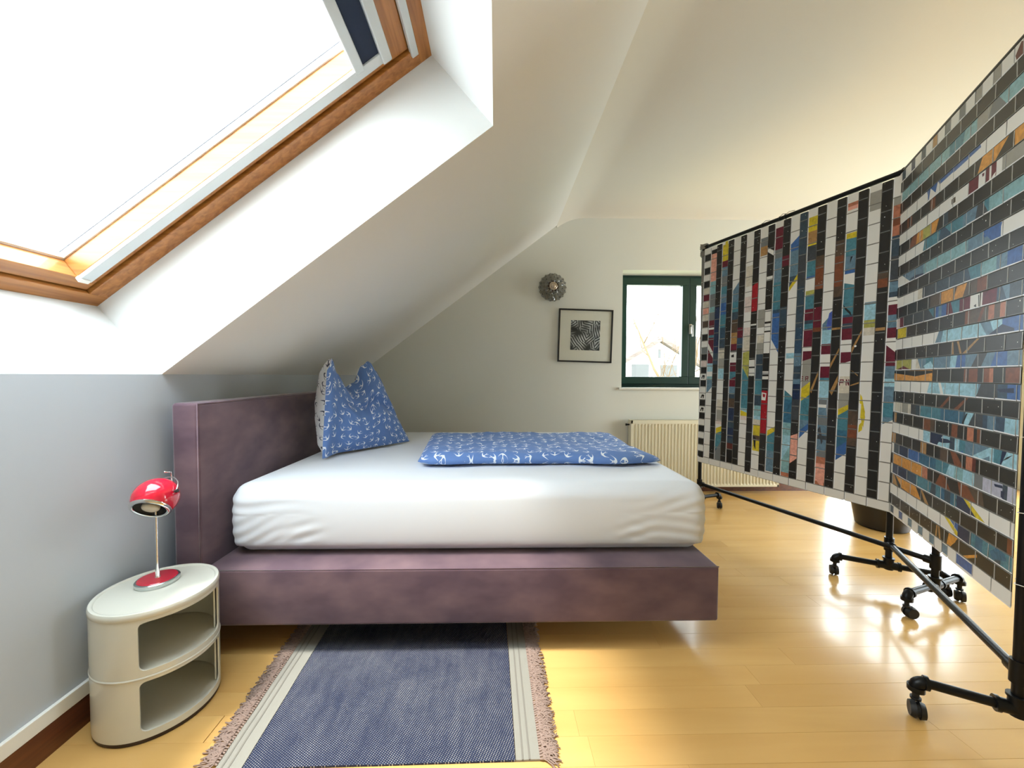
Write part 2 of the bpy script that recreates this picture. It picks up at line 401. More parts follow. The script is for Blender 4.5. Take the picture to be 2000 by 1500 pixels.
# ------------------------------------------------------------------ glazed balcony door right of the radiator
dr = empty('door_1', (DX0, YB+.15, 0)); dr['kind'] = 'structure'
def dbx(name, a, b_, m=GREEN, parent=dr):
    b = NB(); o_ = dr.location; box(b, tuple(Vector(a)-o_), tuple(Vector(b_)-o_), .004); return obj(name, b, m, parent)
dbx('frame', (DX0, YB+.15, .02), (DX0+.05, YB+.22, DZ1)); dbx('frame', (DX1-.05, YB+.15, .02), (DX1, YB+.22, DZ1)); dbx('frame', (DX0, YB+.15, DZ1-.05), (DX1, YB+.22, DZ1)); dbx('frame', (DX0, YB+.15, .02), (DX1, YB+.22, .05))
for xa, xb in ((DX0+.05, 3.80), (3.80, DX1-.05)):
    lf = empty('door_leaf', (0, 0, 0)); lf.parent = dr
    dbx('rail', (xa, YB+.14, .05), (xb, YB+.2, .15), parent=lf); dbx('rail', (xa, YB+.14, DZ1-.13), (xb, YB+.2, DZ1-.05), parent=lf); dbx('rail', (xa, YB+.15, .93), (xb, YB+.19, .98), parent=lf)
    dbx('stile', (xa, YB+.14, .15), (xa+.08, YB+.2, DZ1-.13), parent=lf); dbx('stile', (xb-.08, YB+.14, .15), (xb, YB+.2, DZ1-.13), parent=lf)
    b = NB(); o_ = dr.location; quad(b, [Vector(p)-o_ for p in ((xa+.07, YB+.17, .14), (xb-.07, YB+.17, .14), (xb-.07, YB+.17, DZ1-.12), (xa+.07, YB+.17, DZ1-.12))]); obj('pane', b, GLASS, lf)
w3 = empty('window_3', (XR+.1, 1.7, 1.2)); w3['kind'] = 'structure'
for (a, c) in (((XR+.1, .3, .35), (XR+.16, 3.1, .42)), ((XR+.1, .3, 2.13), (XR+.16, 3.1, 2.2)), ((XR+.1, .3, .35), (XR+.16, .37, 2.2)), ((XR+.1, 3.03, .35), (XR+.16, 3.1, 2.2)), ((XR+.1, 1.66, .42), (XR+.16, 1.76, 2.13))):
    b = NB(); o_ = w3.location; box(b, tuple(Vector(a)-o_), tuple(Vector(c)-o_)); obj('frame', b, GREEN, w3)
b = NB(); quad(b, [Vector(p)-w3.location for p in ((XR+.13, .36, .41), (XR+.13, 3.04, .41), (XR+.13, 3.04, 2.14), (XR+.13, .36, 2.14))]); obj('pane', b, GLASS, w3)
# sky light guides (portals) in the four glazed openings
def frame_m(o_, x, z):
    x = Vector(x).normalized(); z = Vector(z).normalized(); y_ = z.cross(x)
    return Matrix(((x.x, y_.x, z.x, o_[0]), (x.y, y_.y, z.y, o_[1]), (x.z, y_.z, z.z, o_[2]), (0, 0, 0, 1)))
nin = Vector((ST, 0, -CT))
portal('sky_portal', frame_m(RP(.79, .956, D+.15), (CT, 0, ST), -nin), 1.75, 1.3)
portal('sky_portal', frame_m(((WX0+WX1)/2, YB+.4, 1.585), (1, 0, 0), (0, 1, 0)), 1.35, 1.2)
portal('sky_portal', frame_m(((DX0+DX1)/2, YB+.4, 1.07), (1, 0, 0), (0, 1, 0)), 1.85, 2.15)
portal('sky_portal', frame_m((XR+.35, 1.7, 1.275), (0, 1, 0), (1, 0, 0)), 2.85, 1.9)

# ------------------------------------------------------------------ bed
def suede():
    m = mat('mauve_suede', (122, 88, 98), .9, sheen=.5); N = m.node_tree.nodes; L = m.node_tree.links; b = N['Principled BSDF']
    t = N.new('ShaderNodeTexCoord'); n = N.new('ShaderNodeTexNoise'); n.inputs['Scale'].default_value = 5; n.inputs['Detail'].default_value = 3
    mp = N.new('ShaderNodeMapping'); mp.inputs['Scale'].default_value = (1, 1, 1.8); L.new(t.outputs['Object'], mp.inputs[0]); L.new(mp.outputs[0], n.inputs['Vector'])
    r = N.new('ShaderNodeMapRange'); r.inputs['From Min'].default_value = .35; r.inputs['From Max'].default_value = .68; L.new(n.outputs[0], r.inputs['Value'])
    x = N.new('ShaderNodeMix'); x.data_type = 'RGBA'; x.inputs[6].default_value = (*lin((84, 62, 74)), 1); x.inputs[7].default_value = (*lin((114, 89, 95)), 1)
    L.new(r.outputs[0], x.inputs[0]); L.new(x.outputs[2], b.inputs['Base Color'])
    n2 = N.new('ShaderNodeTexNoise'); n2.inputs['Scale'].default_value = 500; L.new(t.outputs['Object'], n2.inputs['Vector'])
    bp = N.new('ShaderNodeBump'); bp.inputs['Strength'].default_value = .15; bp.inputs['Distance'].default_value = .001; L.new(n2.outputs[0], bp.inputs['Height']); L.new(bp.outputs[0], b.inputs['Normal'])
    return m
SUEDE = suede()
BY0, BY1 = 1.517, 3.26
bed = empty('bed', (-.15, 2.38, 0), label='low upholstered bed frame in mauve suede with a plain tall headboard', cat='bed')
def L_(p): return tuple(Vector(p)-bed.location)
b = NB(); rbox(b, L_((-.125, (BY0+BY1)/2, .24)), (1.04, (BY1-BY0)/2, .1145), .012, (4, 4, 2), 3); obj('base', b, SUEDE, bed, smooth=True)
b = NB(); rbox(b, L_((-1.2165, (BY0+BY1)/2, .57)), (.0515, (BY1-BY0)/2, .448), .014, (2, 4, 6), 3); obj('headboard', b, SUEDE, bed, smooth=True)
for xx, yy in ((-.95, 1.95), (.62, 1.95), (-.95, 2.95), (.62, 2.95)):
    b = NB(); box(b, L_((xx-.05, yy-.05, 0)), L_((xx+.05, yy+.05, .13)), .004); obj('leg', b, BLACKR, bed)
b = NB()   # piping seams along the front edge of base and headboard
tube(b, [L_((-1.165+.01*0, BY0+.004, .352)), L_((.913, BY0+.004, .352))], .003, 6); tube(b, [L_((-1.168, BY0+.003, .13)), L_((-1.168, BY0+.003, 1.014)), L_((-1.168, BY1-.01, 1.016))], .0028, 6)
obj('piping', b, SUEDE, bed, smooth=True)

# mattress in a fitted sheet
SHEET = mat('white_jersey_sheet', (228, 232, 238), .75, sheen=.15, bump=(700, .06, .0005))
MC = (-.103, 2.43, .507); MS = (1.03, .79, .153)
def mfn(p, n):
    x, y, z = p; q = p.copy()
    # belly of the sides, edges drawn in at the bottom
    side = max(0, 1-abs(z/MS[2])**2.2)
    if abs(n.y) > .3: q.y += math.copysign(.018*side, n.y)*abs(n.y)
    if abs(n.x) > .3: q.x += math.copysign(.014*side, n.x)*abs(n.x)
    if z < -MS[2]*.75: q.x *= .992; q.y *= .985
    if z > 0: q.z += .006*math.sin(x*2.3+.5)*math.cos(y*2.1)
    # pulled creases at the corners
    for sgn in (-1, 1):
        d = abs(x-sgn*MS[0]*.96); f = abs(y+MS[1])
        win = math.exp(-(d/.22)**2)*(1 if f < .16 else max(0, 1-(f-.16)/.12))
        zz = z/MS[2]
        wv = math.sin(125*(z+.55*math.copysign(1, sgn)*0+(.35 if zz < .2 else -.12)*abs(x-sgn*MS[0])*-1)+3*math.sin(x*11))
        am = .0020*win*(math.exp(-((zz-.55)/.5)**2)+math.exp(-((zz+.45)/.45)**2))
        q += n*(wv*am)
        d2 = abs(x-sgn*.72); am2 = .0025*math.exp(-(d2/.08)**2)*(f < .1)*math.exp(-((zz+.3)/.35)**2)
        q += n*(math.sin(110*(z-.3*(x-sgn*.72)))*am2)
    return q
b = NB(); rbox(b, (0, 0, 0), MS, .062, (150, 60, 34), 6, fn=mfn)
mt = obj('mattress', b, SHEET, None, smooth=True, loc=MC)
tag(mt, 'thick mattress in a white stretched fitted sheet lying on the mauve bed frame', 'mattress')

# printed cotton with birds
def bird_mat(name, ground, bird):
    m = mat(name, ground, .85, sheen=.1); N = m.node_tree.nodes; L = m.node_tree.links; b = N['Principled BSDF']
    uv = N.new('ShaderNodeUVMap')
    sc = N.new('ShaderNodeVectorMath'); sc.operation = 'SCALE'; sc.inputs['Scale'].default_value = 15.5; L.new(uv.outputs[0], sc.inputs[0])
    vo = N.new('ShaderNodeTexVoronoi'); vo.voronoi_dimensions = '2D'; vo.inputs['Scale'].default_value = 1; vo.inputs['Randomness'].default_value = .55; L.new(sc.outputs[0], vo.inputs['Vector'])
    sb = N.new('ShaderNodeVectorMath'); sb.operation = 'SUBTRACT'; L.new(sc.outputs[0], sb.inputs[0]); L.new(vo.outputs['Position'], sb.inputs[1])
    sp = N.new('ShaderNodeSeparateColor'); L.new(vo.outputs['Color'], sp.inputs[0])
    an = N.new('ShaderNodeMath'); an.operation = 'MULTIPLY'; an.inputs[1].default_value = 4.6; L.new(sp.outputs[0], an.inputs[0])
    ro = N.new('ShaderNodeVectorRotate'); ro.rotation_type = 'Z_AXIS'; L.new(sb.outputs[0], ro.inputs['Vector']); L.new(an.outputs[0], ro.inputs['Angle'])
    s = N.new('ShaderNodeSeparateXYZ'); L.new(ro.outputs[0], s.inputs[0])
    def M(op, a, c=None, clamp=False):
        n = N.new('ShaderNodeMath'); n.operation = op; n.use_clamp = clamp
        for i, v in enumerate((a, c)):
            if v is None: continue
            if isinstance(v, (int, float)): n.inputs[i].default_value = v
            else: L.new(v, n.inputs[i])
        return n.outputs[0]
    X, Y = s.outputs[0], s.outputs[1]
    ax = M('ABSOLUTE', X)
    # wings: a crescent y = .12-1.5 x^2, thickness tapering to pointed tips
    cur = M('SUBTRACT', .14, M('MULTIPLY', M('MULTIPLY', ax, ax), 1.9))
    th = M('MULTIPLY', M('SUBTRACT', .44, ax), .2)
    wing = M('LESS_THAN', M('ABSOLUTE', M('SUBTRACT', Y, cur)), th)
    # body: slim spindle, and forked tail
    bt = M('MULTIPLY', M('SUBTRACT', .24, M('ABSOLUTE', M('SUBTRACT', Y, .03))), .22)
    body = M('LESS_THAN', ax, bt)
    tail = M('LESS_THAN', M('ABSOLUTE', M('SUBTRACT', ax, M('MULTIPLY', M('SUBTRACT', -.1, Y), .38))), M('MULTIPLY', M('LESS_THAN', M('ABSOLUTE', M('ADD', Y, .22)), .12), .022))
    msk = M('MAXIMUM', M('MAXIMUM', wing, body), tail)
    x = N.new('ShaderNodeMix'); x.data_type = 'RGBA'; x.inputs[6].default_value = (*lin(ground), 1); x.inputs[7].default_value = (*lin(bird), 1)
    L.new(msk, x.inputs[0]); L.new(x.outputs[2], b.inputs['Base Color'])
    t = N.new('ShaderNodeTexCoord'); n2 = N.new('ShaderNodeTexNoise'); n2.inputs['Scale'].default_value = 9; n2.inputs['Detail'].default_value = 5; n2.inputs['Distortion'].default_value = .8; L.new(t.outputs['Object'], n2.inputs['Vector'])
    bp = N.new('ShaderNodeBump'); bp.inputs['Strength'].default_value = .5; bp.inputs['Distance'].default_value = .012; L.new(n2.outputs[0], bp.inputs['Height']); L.new(bp.outputs[0], b.inputs['Normal'])
    return m
BIRDS = bird_mat('blue_bird_cotton', (96, 130, 190), (232, 238, 244))
BIRDW = bird_mat('white_bird_cotton', (222, 222, 222), (60, 66, 84))
def grid_cloth(name, fn, nu, nv, m, uvs, parent=None, loc=None, smooth=True, close=False):
    b = NB(); ul = b.loops.layers.uv.new('UVMap')
    V = [[b.verts.new(fn(i/nu, j/nv)) for j in range(nv+1)] for i in range(nu+1)]
    for i in range(nu):
        for j in range(nv):
            f = b.faces.new((V[i][j], V[i+1][j], V[i+1][j+1], V[i][j+1]))
            for lp, (a, c) in zip(f.loops, ((i, j), (i+1, j), (i+1, j+1), (i, j+1))): lp[ul].uv = (a/nu*uvs[0], c/nv*uvs[1])
    return obj(name, b, m, parent, smooth, loc)
def nz(x, y, s=1.0):
    return (math.sin(x*7.1*s+1.3*math.sin(y*5.3*s))+math.sin(y*9.7*s+2.1*math.sin(x*4.1*s+1))+.6*math.sin((x+y)*15.3*s+2)+.35*math.sin((x*1.7-y)*27*s))/3

# duvet, folded flat: closed cushion-like sheet (top and bottom shells share the rim)
DC = Vector((.2, 2.34, .667))
corners = [Vector((-.395, 1.935)), Vector((.80, 1.94)), Vector((.84, 2.74)), Vector((-.46, 2.74))]
def duv(sgn):
    def f(s, t):
        p = (corners[0]*(1-s)+corners[1]*s)*(1-t)+(corners[3]*(1-s)+corners[2]*s)*t
        ex = min(s, 1-s)*1.25; ey = min(t, 1-t)*.8; e = min(ex, ey)
        rimx = min(1, (ex/.05))**.5; rimy = min(1, (ey/.05))**.5
        h = rimx*rimy
        # front fold bulges, corner tip at lower right sticks out
        if t < .03: p = p+Vector((0, -.012*math.sin(s*PI*3)-.01*math.sin(s*17)))
        tip = math.exp(-(((s-1)/.07)**2+((t-.05)/.12)**2)); p = p+Vector((.075, .03))*tip
        base = .026
        if sgn > 0: z = base+h*(.036+.008*nz(p.x*1.4, p.y*1.4)+.005*nz(p.x*4, p.y*3, 1.3))
        else: z = base-h*(.026-.001)
        z = z*(1-.35*tip)
        return Vector((p.x-DC.x, p.y-DC.y, z))
    return f
def merge(objs):
    a = objs[0]; b = NB(); mats = []
    for o in objs:
        for m_ in o.data.materials:
            if m_ not in mats: mats.append(m_)
    for o in objs:
        n0 = len(b.faces); b.from_mesh(o.data); b.faces.ensure_lookup_table()
        for f in list(b.faces)[n0:]: f.material_index = mats.index(o.data.materials[0])
    bmesh.ops.remove_doubles(b, verts=b.verts, dist=1e-4)
    bmesh.ops.recalc_face_normals(b, faces=b.faces)
    b.to_mesh(a.data); b.free(); a.data.materials.clear()
    for m_ in mats: a.data.materials.append(m_)
    for p in a.data.polygons: p.use_smooth = True
    for o in objs[1:]: bpy.data.objects.remove(o)
    return a
d0 = grid_cloth('duvet', duv(1), 110, 70, BIRDS, (1.25, .8), loc=DC); d1_ = grid_cloth('duvet_x', duv(-1), 110, 70, BIRDS, (1.25, .8))
dv = merge([d0, d1_]); tag(dv, 'folded blue duvet printed with white birds lying flat on the mattress', 'duvet')
# pillow: stands on its long edge, leaning on the headboard, top punched into two ears
pw = empty('pillow', (-.84, 2.42, .662), label='blue bird-print pillow standing upright against the headboard, top dented into two ears', cat='pillow')
Pa, Pb = Vector((-1.02, 2.17, 0)), Vector((-.60, 2.68, 0)); Pdir = (Pb-Pa).normalized(); PW = (Pb-Pa).length
Pn = Vector((Pdir.y, -Pdir.x, 0))      # toward the camera and the foot of the bed
def pil(sgn):
    def f(s, t):
        ed = min(s, 1-s); et = min(t, 1-t)
        th = .105*(min(1, ed/.35)**.55)*(min(1, et/.42)**.5)
        K = [(0, .495), (.07, .555), (.2, .475), (.38, .385), (.47, .41), (.60, .525), (.71, .553), (.84, .50), (1, .42)]
        H = K[-1][1]
        for (sa, ha), (sb_, hb) in zip(K, K[1:]):
            if sa <= s <= sb_:
                q_ = (s-sa)/(sb_-sa); q_ = q_*q_*(3-2*q_); H = ha+(hb-ha)*q_; break
        notch = math.exp(-((s-.40)/.18)**2)
        zz = t*H
        # sides draw in toward the top
        ss_ = .5+(s-.5)*(1-(.24 if s > .5 else .07)*t-.04*math.sin(PI*t))
        if s > .5: ss_ -= .10*t*(s-.5)*2
        if sgn < 0: ss_ -= .085*math.sin(PI*min(1, s/.3))*min(1, et/.12)**.5
        p = Pa.lerp(Pb, 0)+Pdir*(ss_*PW)
        p.z = .668-.662*0+zz
        # karate-chop: middle of the top pushed down and back, fold runs down to the right
        lean = -.10*t
        crease = math.exp(-(((t-.60)-(.42*(.5-s)))/.075)**2)*math.exp(-((s-.62)/.25)**2)
        if sgn < 0: th = .10*(min(1, ed/.13)**.5)*(min(1, et/.42)**.5)
        off = sgn*th+lean+.085*math.exp(-(s/.12)**2)-(.055*crease if sgn > 0 else 0)
        off += (-.06*notch*t**3)+(.12*math.exp(-((s-.0)/.33)**2)*t**2)-.05*max(0, s-.5)*t**2
        off += .006*nz(s*2, t*2, 1.4)*min(1, ed*8)
        p = p+Pn*off
        p.z += .0
        return p-Vector((-.84, 2.42, .662))
    return f
o1 = grid_cloth('cover_front', pil(1), 60, 60, BIRDS, (.8, .66)); o2 = grid_cloth('cover_back', pil(-1), 60, 60, BIRDW, (.8, .66))
o1.parent = pw; o2.parent = pw; o1['label'] = 'blue side printed with white birds'; o2['label'] = 'white side printed with dark birds'

# ------------------------------------------------------------------ rug
def rug_mat():
    m = mat('navy_woven_cotton', (62, 74, 104), .95); N = m.node_tree.nodes; L = m.node_tree.links; b = N['Principled BSDF']
    t = N.new('ShaderNodeTexCoord'); s = N.new('ShaderNodeSeparateXYZ'); L.new(t.outputs['Object'], s.inputs[0])
    def M(op, a, c=None):
        n = N.new('ShaderNodeMath'); n.operation = op
        for i, v in enumerate((a, c)):
            if v is None: continue
            if isinstance(v, (int, float)): n.inputs[i].default_value = v
            else: L.new(v, n.inputs[i])
        return n.outputs[0]
    k = 2*PI/.0088
    A = M('SINE', M('MULTIPLY', M('ADD', s.outputs[0], M('MULTIPLY', s.outputs[1], .5)), k)); B = M('SINE', M('MULTIPLY', M('SUBTRACT', M('MULTIPLY', s.outputs[1], 1.0), M('MULTIPLY', s.outputs[0], .15)), k))
    w_ = M('ADD', M('MULTIPLY', A, B), 0)
    n = N.new('ShaderNodeTexNoise'); n.inputs['Scale'].default_value = 6; n.inputs['Detail'].default_value = 5; n.inputs['Roughness'].default_value = .7; L.new(t.outputs['Object'], n.inputs['Vector'])
    mpv = N.new('ShaderNodeMapping'); mpv.inputs['Scale'].default_value = (40, 5, 1); L.new(t.outputs['Object'], mpv.inputs[0])
    n3 = N.new('ShaderNodeTexNoise'); n3.inputs['Scale'].default_value = 1; L.new(mpv.outputs[0], n3.inputs['Vector'])
    thr = M('SUBTRACT', 1.46, M('ADD', M('MULTIPLY', n.outputs[0], 1.1), M('MULTIPLY', n3.outputs[0], .55)))
    msk = M('GREATER_THAN', w_, thr)
    x = N.new('ShaderNodeMix'); x.data_type = 'RGBA'; x.inputs[6].default_value = (*lin((34, 42, 68)), 1); x.inputs[7].default_value = (*lin((168, 165, 160)), 1)
    L.new(msk, x.inputs[0]); L.new(x.outputs[2], b.inputs['Base Color'])
    bp = N.new('ShaderNodeBump'); bp.inputs['Strength'].default_value = .6; bp.inputs['Distance'].default_value = .002; L.new(w_, bp.inputs['Height']); L.new(bp.outputs[0], b.inputs['Normal'])
    return m
rug = empty('rug', (-.34, 1.4, 0), label='navy flat-woven cotton rug with cream end bands and pinkish fringes', cat='rug')
def rugp(x, y, z): return (x+.34, y-1.4, z)
def strip(name, xa0, xb0, xa1, xb1, m, z=.006, y0=1.078, y1=1.93):
    b = NB(); nx, ny = 14, 60; rows_ = []
    for j in range(ny+1):
        t = j/ny; yy = y0+(y1-y0)*t; xa = xa0+(xa1-xa0)*t; xb = xb0+(xb1-xb0)*t; r_ = []
        for i in range(nx+1):
            s = i/nx; xx = xa+(xb-xa)*s
            yv = yy+(.01*(xx+.34)/.8 if j == 0 else 0)
            r_.append(b.verts.new(rugp(xx, yv, z+.0015*nz(xx*3, yy*3))))
        rows_.append(r_)
    for j in range(ny):
        for i in range(nx): b.faces.new((rows_[j][i], rows_[j][i+1], rows_[j+1][i+1], rows_[j+1][i]))
    r = bmesh.ops.extrude_face_region(b, geom=b.faces[:]); 
    for v in [g_ for g_ in r['geom'] if isinstance(g_, bmesh.types.BMVert)]: v.co.z -= .005
    bmesh.ops.recalc_face_normals(b, faces=b.faces)
    return obj(name, b, m, rug, smooth=40)
CREAM = mat('cream_cotton', (140, 137, 127), .95, bump=(600, .5, .001)); GREYB = mat('greige_stripe', (122, 117, 108), .95)
strip('woven_field', -.722, .060, -.752, .048, rug_mat())
strip('end_band', -.798, -.724, -.834, -.754, CREAM); strip('end_band', .062, .133, .050, .121, CREAM)
for a0, a1 in ((-.782, -.817), (-.762, -.796), (.082, .070), (.102, .090)): strip('band_stripe', a0-.0025, a0+.0025, a1-.0025, a1+.0025, GREYB, z=.0072)
FR = mat('pinkish_fringe', (148, 126, 114), .95)
b = NB(); rr = random.Random(5)
for side, (xa, xb) in ((-1, (-.798, -.834)), (1, (.133, .121))):
    y_ = 1.085
    while y_ < 1.92:
        t = (y_-1.078)/.852; x_ = xa+(xb-xa)*t
        cyl(b, rugp(x_, y_, .006), rugp(x_+side*.009, y_+rr.uniform(-.002, .002), .008), .0032, 5, cap=False)
        for q in range(7):
            ang = rr.uniform(-.5, .5); ln = rr.uniform(.04, .062); pts = []; cx_, cy_ = x_+side*.008, y_; 
            for k_ in range(5):
                pts.append(rugp(cx_, cy_, max(.0028, .006-.001*k_+rr.uniform(0, .006))))
                ang += rr.uniform(-.7, .7); cx_ += side*math.cos(ang)*ln/4; cy_ += math.sin(ang)*ln/4
            tube(b, pts, .0019, 4)
        y_ += .0085
obj('fringe', b, FR, rug, smooth=True, kind='stuff')

# ------------------------------------------------------------------ round bedside container
NSX, NSY, NR, NH = -1.147, 1.307, .165, .408
ns = empty('bedside_cabinet', (NSX, NSY, 0), label='round ivory plastic bedside container with two open compartments', cat='bedside cabinet')
IV = mat('ivory_abs_plastic', (216, 214, 200), .22, clear=.3); IVI = mat('ivory_inside', (206, 203, 188), .5)
def shell(z0, z1, r_out, r_in, a0, a1, oz0, oz1, rad, m):
    """cylinder wall with a rounded-corner opening between angles a0..a1 and heights oz0..oz1"""
    b = NB(); na, nzs = 96, []
    zs = [z0, oz0]+[oz0+rad*(1-math.cos(PI/2*i/4)) for i in range(1, 5)]; zs += [oz1-rad*(1-math.cos(PI/2*i/4)) for i in range(4, 0, -1)]+[oz1, z1]
    def inset(z):
        if z < oz0-1e-6 or z > oz1+1e-6: return None
        d = min(z-oz0, oz1-z)
        return rad-math.sqrt(max(0, rad*rad-(rad-min(d, rad))**2))
    def ring(r, z, n_, s, e): return [b.verts.new((r*math.cos(s+(e-s)*i/n_), r*math.sin(s+(e-s)*i/n_), z)) for i in range(n_+1)]
    for (za, zb) in zip(zs, zs[1:]):
        ia, ib = inset(za), inset(zb)
        full = (zb <= oz0+1e-6) or (za >= oz1-1e-6)
        if full:
            for r_ in (r_out, r_in):
                A = ring(r_, za, na, 0, 2*PI); B = ring(r_, zb, na, 0, 2*PI)
                for i in range(na): b.faces.new((A[i], A[i+1], B[i+1], B[i]))
        else:
            for r_ in (r_out, r_in):
                A = ring(r_, za, na, a1-ia/r_out, a0+2*PI+ia/r_out); B = ring(r_, zb, na, a1-ib/r_out, a0+2*PI+ib/r_out)
                for i in range(na): b.faces.new((A[i], A[i+1], B[i+1], B[i]))
            for e_ in (0, 1):
                aa = (a1-ia/r_out, a0+2*PI+ia/r_out)[e_]; ab = (a1-ib/r_out, a0+2*PI+ib/r_out)[e_]
                quad(b, [(r_out*math.cos(aa), r_out*math.sin(aa), za), (r_in*math.cos(aa), r_in*math.sin(aa), za), (r_in*math.cos(ab), r_in*math.sin(ab), zb), (r_out*math.cos(ab), r_out*math.sin(ab), zb)])
    for zz_, full_ in ((oz0, 1), (oz1, 1)):
        n_ = 24
        for i in range(n_):
            s = a0+(a1-a0)*i/n_; e = a0+(a1-a0)*(i+1)/n_
            quad(b, [(r_out*math.cos(s), r_out*math.sin(s), zz_), (r_out*math.cos(e), r_out*math.sin(e), zz_), (r_in*math.cos(e), r_in*math.sin(e), zz_), (r_in*math.cos(s), r_in*math.sin(s), zz_)])
    bmesh.ops.remove_doubles(b, verts=b.verts, dist=1e-5); bmesh.ops.recalc_face_normals(b, faces=b.faces)
    return b
OA0, OA1 = math.radians(-66), math.radians(24)
for z0, z1 in ((.014, .204), (.204, .388)):
    b = shell(z0, z1, NR, NR-.005, OA0, OA1, z0+.022, z1-.012, .018, IV)
    c_ = obj('compartment', b, IV, ns, smooth=35)
    b = NB(); lathe(b, [(0, z0+.012), (NR-.005, z0+.012), (NR-.005, z0+.018), (0, z0+.018)], 64); obj('shelf', b, IVI, c_, smooth=35)
    b = NB()   # sliding door pushed round behind
    n_ = 24; aa, ab = OA1-.03, OA1+1.5; ri, ro = NR-.013, NR-.009
    for i in range(n_):
        s = aa+(ab-aa)*i/n_; e = aa+(ab-aa)*(i+1)/n_
        for r_ in (ri, ro): quad(b, [(r_*math.cos(s), r_*math.sin(s), z0+.02), (r_*math.cos(e), r_*math.sin(e), z0+.02), (r_*math.cos(e), r_*math.sin(e), z1-.006), (r_*math.cos(s), r_*math.sin(s), z1-.006)])
    quad(b, [(ri*math.cos(aa), ri*math.sin(aa), z0+.02), (ro*math.cos(aa), ro*math.sin(aa), z0+.02), (ro*math.cos(aa), ro*math.sin(aa), z1-.006), (ri*math.cos(aa), ri*math.sin(aa), z1-.006)])
    bmesh.ops.remove_doubles(b, verts=b.verts, dist=1e-5); obj('sliding_door', b, IV, c_, smooth=35)
b = NB(); lathe(b, [(0, .384), (NR-.002, .384), (NR+.002, .388), (NR+.002, .401), (NR-.001, NH-.001), (NR-.006, NH), (NR-.010, NH-.001), (NR-.012, NH-.005), (0, NH-.005)], 96); obj('tray_top', b, IV, ns, smooth=50)
b = NB(); lathe(b, [(0, 0), (NR-.004, 0), (NR-.002, .003), (NR-.002, .014), (0, .014)], 80); obj('plinth', b, mat('dark_brown_base', (52, 36, 28), .5), ns, smooth=35)
b = NB(); lathe(b, [(NR+.0005, .2), (NR+.0022, .202), (NR+.0022, .206), (NR+.0005, .208)], 96); obj('joint_ring', b, IV, ns, smooth=50)

# ------------------------------------------------------------------ ball lamp
LX, LY, LZ = -1.182, 1.345, NH-.0045
lp = empty('table_lamp', (LX, LY, LZ), label='small chrome table lamp with a red ball shade on the ivory container', cat='lamp')
RED = mat('red_lacquer', (205, 22, 52), .15, clear=.8)
b = NB(); lathe(b, [(0, 0), (.06, 0), (.0615, .002), (.0615, .013), (.059, .0155), (0, .0155)], 56); obj('base', b, mat('satin_chrome', (200, 206, 206), .22, 1), lp, smooth=40)
b = NB(); lathe(b, [(0, .0157), (.0555, .0157), (.054, .0172), (0, .0176)], 56); obj('base_inlay', b, RED, lp, smooth=40)
b = NB(); lathe(b, [(.0085, .0165), (.0062, .03), (.0045, .06), (.0038, .12), (.004, .2), (.0042, .29), (.0, .29)], 20); obj('stem', b, CHROME, lp, smooth=60)
HC = Vector((.006, -.006, .300)); HR = .066
ax = Vector((.14, -.70, -.68)).normalized()      # where the opening faces
xx_ = Vector((.92, .0, .30)); xx_ = (xx_-ax*xx_.dot(ax)).normalized(); yy_ = ax.cross(xx_)
def HX(p): return HC+xx_*p.x+yy_*p.y-ax*p.z          # local z points back into the dome
hd = empty('lamp_head', (0, 0, 0)); hd.parent = lp
AN = list(range(-36, 91, 6)); ZO = -HR*math.sin(math.radians(36)); RR = HR*math.cos(math.radians(36))
prof_ = [(HR*math.cos(math.radians(x_)), HR*math.sin(math.radians(x_))) for x_ in AN[:-1]]+[(0, HR), (0, HR-.002)]+[((HR-.002)*math.cos(math.radians(x_)), (HR-.002)*math.sin(math.radians(x_))) for x_ in AN[::-1][1:]]
b = NB(); lathe(b, prof_, 48, xf=HX, close=True); obj('shade', b, RED, hd, smooth=50)
b = NB(); lathe(b, [(RR+.001, ZO+.004), (RR+.005, ZO), (RR+.003, ZO-.006), (RR-.003, ZO-.009), (RR-.008, ZO-.006), (RR-.006, ZO), (RR-.002, ZO+.002)], 48, xf=HX, close=True); obj('rim', b, CHROME, hd, smooth=60)
b = NB(); lathe(b, [(RR-.005, ZO), (.038, ZO+.014), (.028, ZO+.022), (0, ZO+.022)], 40, xf=HX); obj('reflector', b, BLACKR, hd, smooth=60)
b = NB(); lathe(b, [(.020, ZO+.021), (.0245, ZO+.008), (.0255, ZO), (.022, ZO-.005), (.014, ZO-.008), (0, ZO-.009)], 32, xf=HX); obj('bulb', b, mat('bulb_glass', (206, 200, 184), .25), hd, smooth=60)
for s in (-1, 1):
    b = NB(); cyl(b, HX(Vector((s*(HR-.002), 0, .006))), HX(Vector((s*(HR+.007), 0, .006))), .0028, 10); cyl(b, HX(Vector((s*(HR+.006), 0, .006))), HX(Vector((s*(HR+.013), 0, .006))), .0062, 16); obj('knob', b, BLACKR, hd, smooth=40)
b = NB(); pts = [HX(Vector(((HR+.006)*math.cos(a), 0, (HR+.007)*math.sin(a)+.006))) for a in [PI*i/28 for i in range(29)]]
tube(b, pts, .0022, 8); obj('yoke', b, CHROME, lp, smooth=True)
b = NB(); tube(b, [Vector((0, 0, .285)), Vector((.0, .03, .31)), Vector((.002, .066, .335)), Vector((.004, .06, .372)), Vector((.006, .03, .380))], .0028, 8); obj('bracket', b, CHROME, lp, smooth=True)

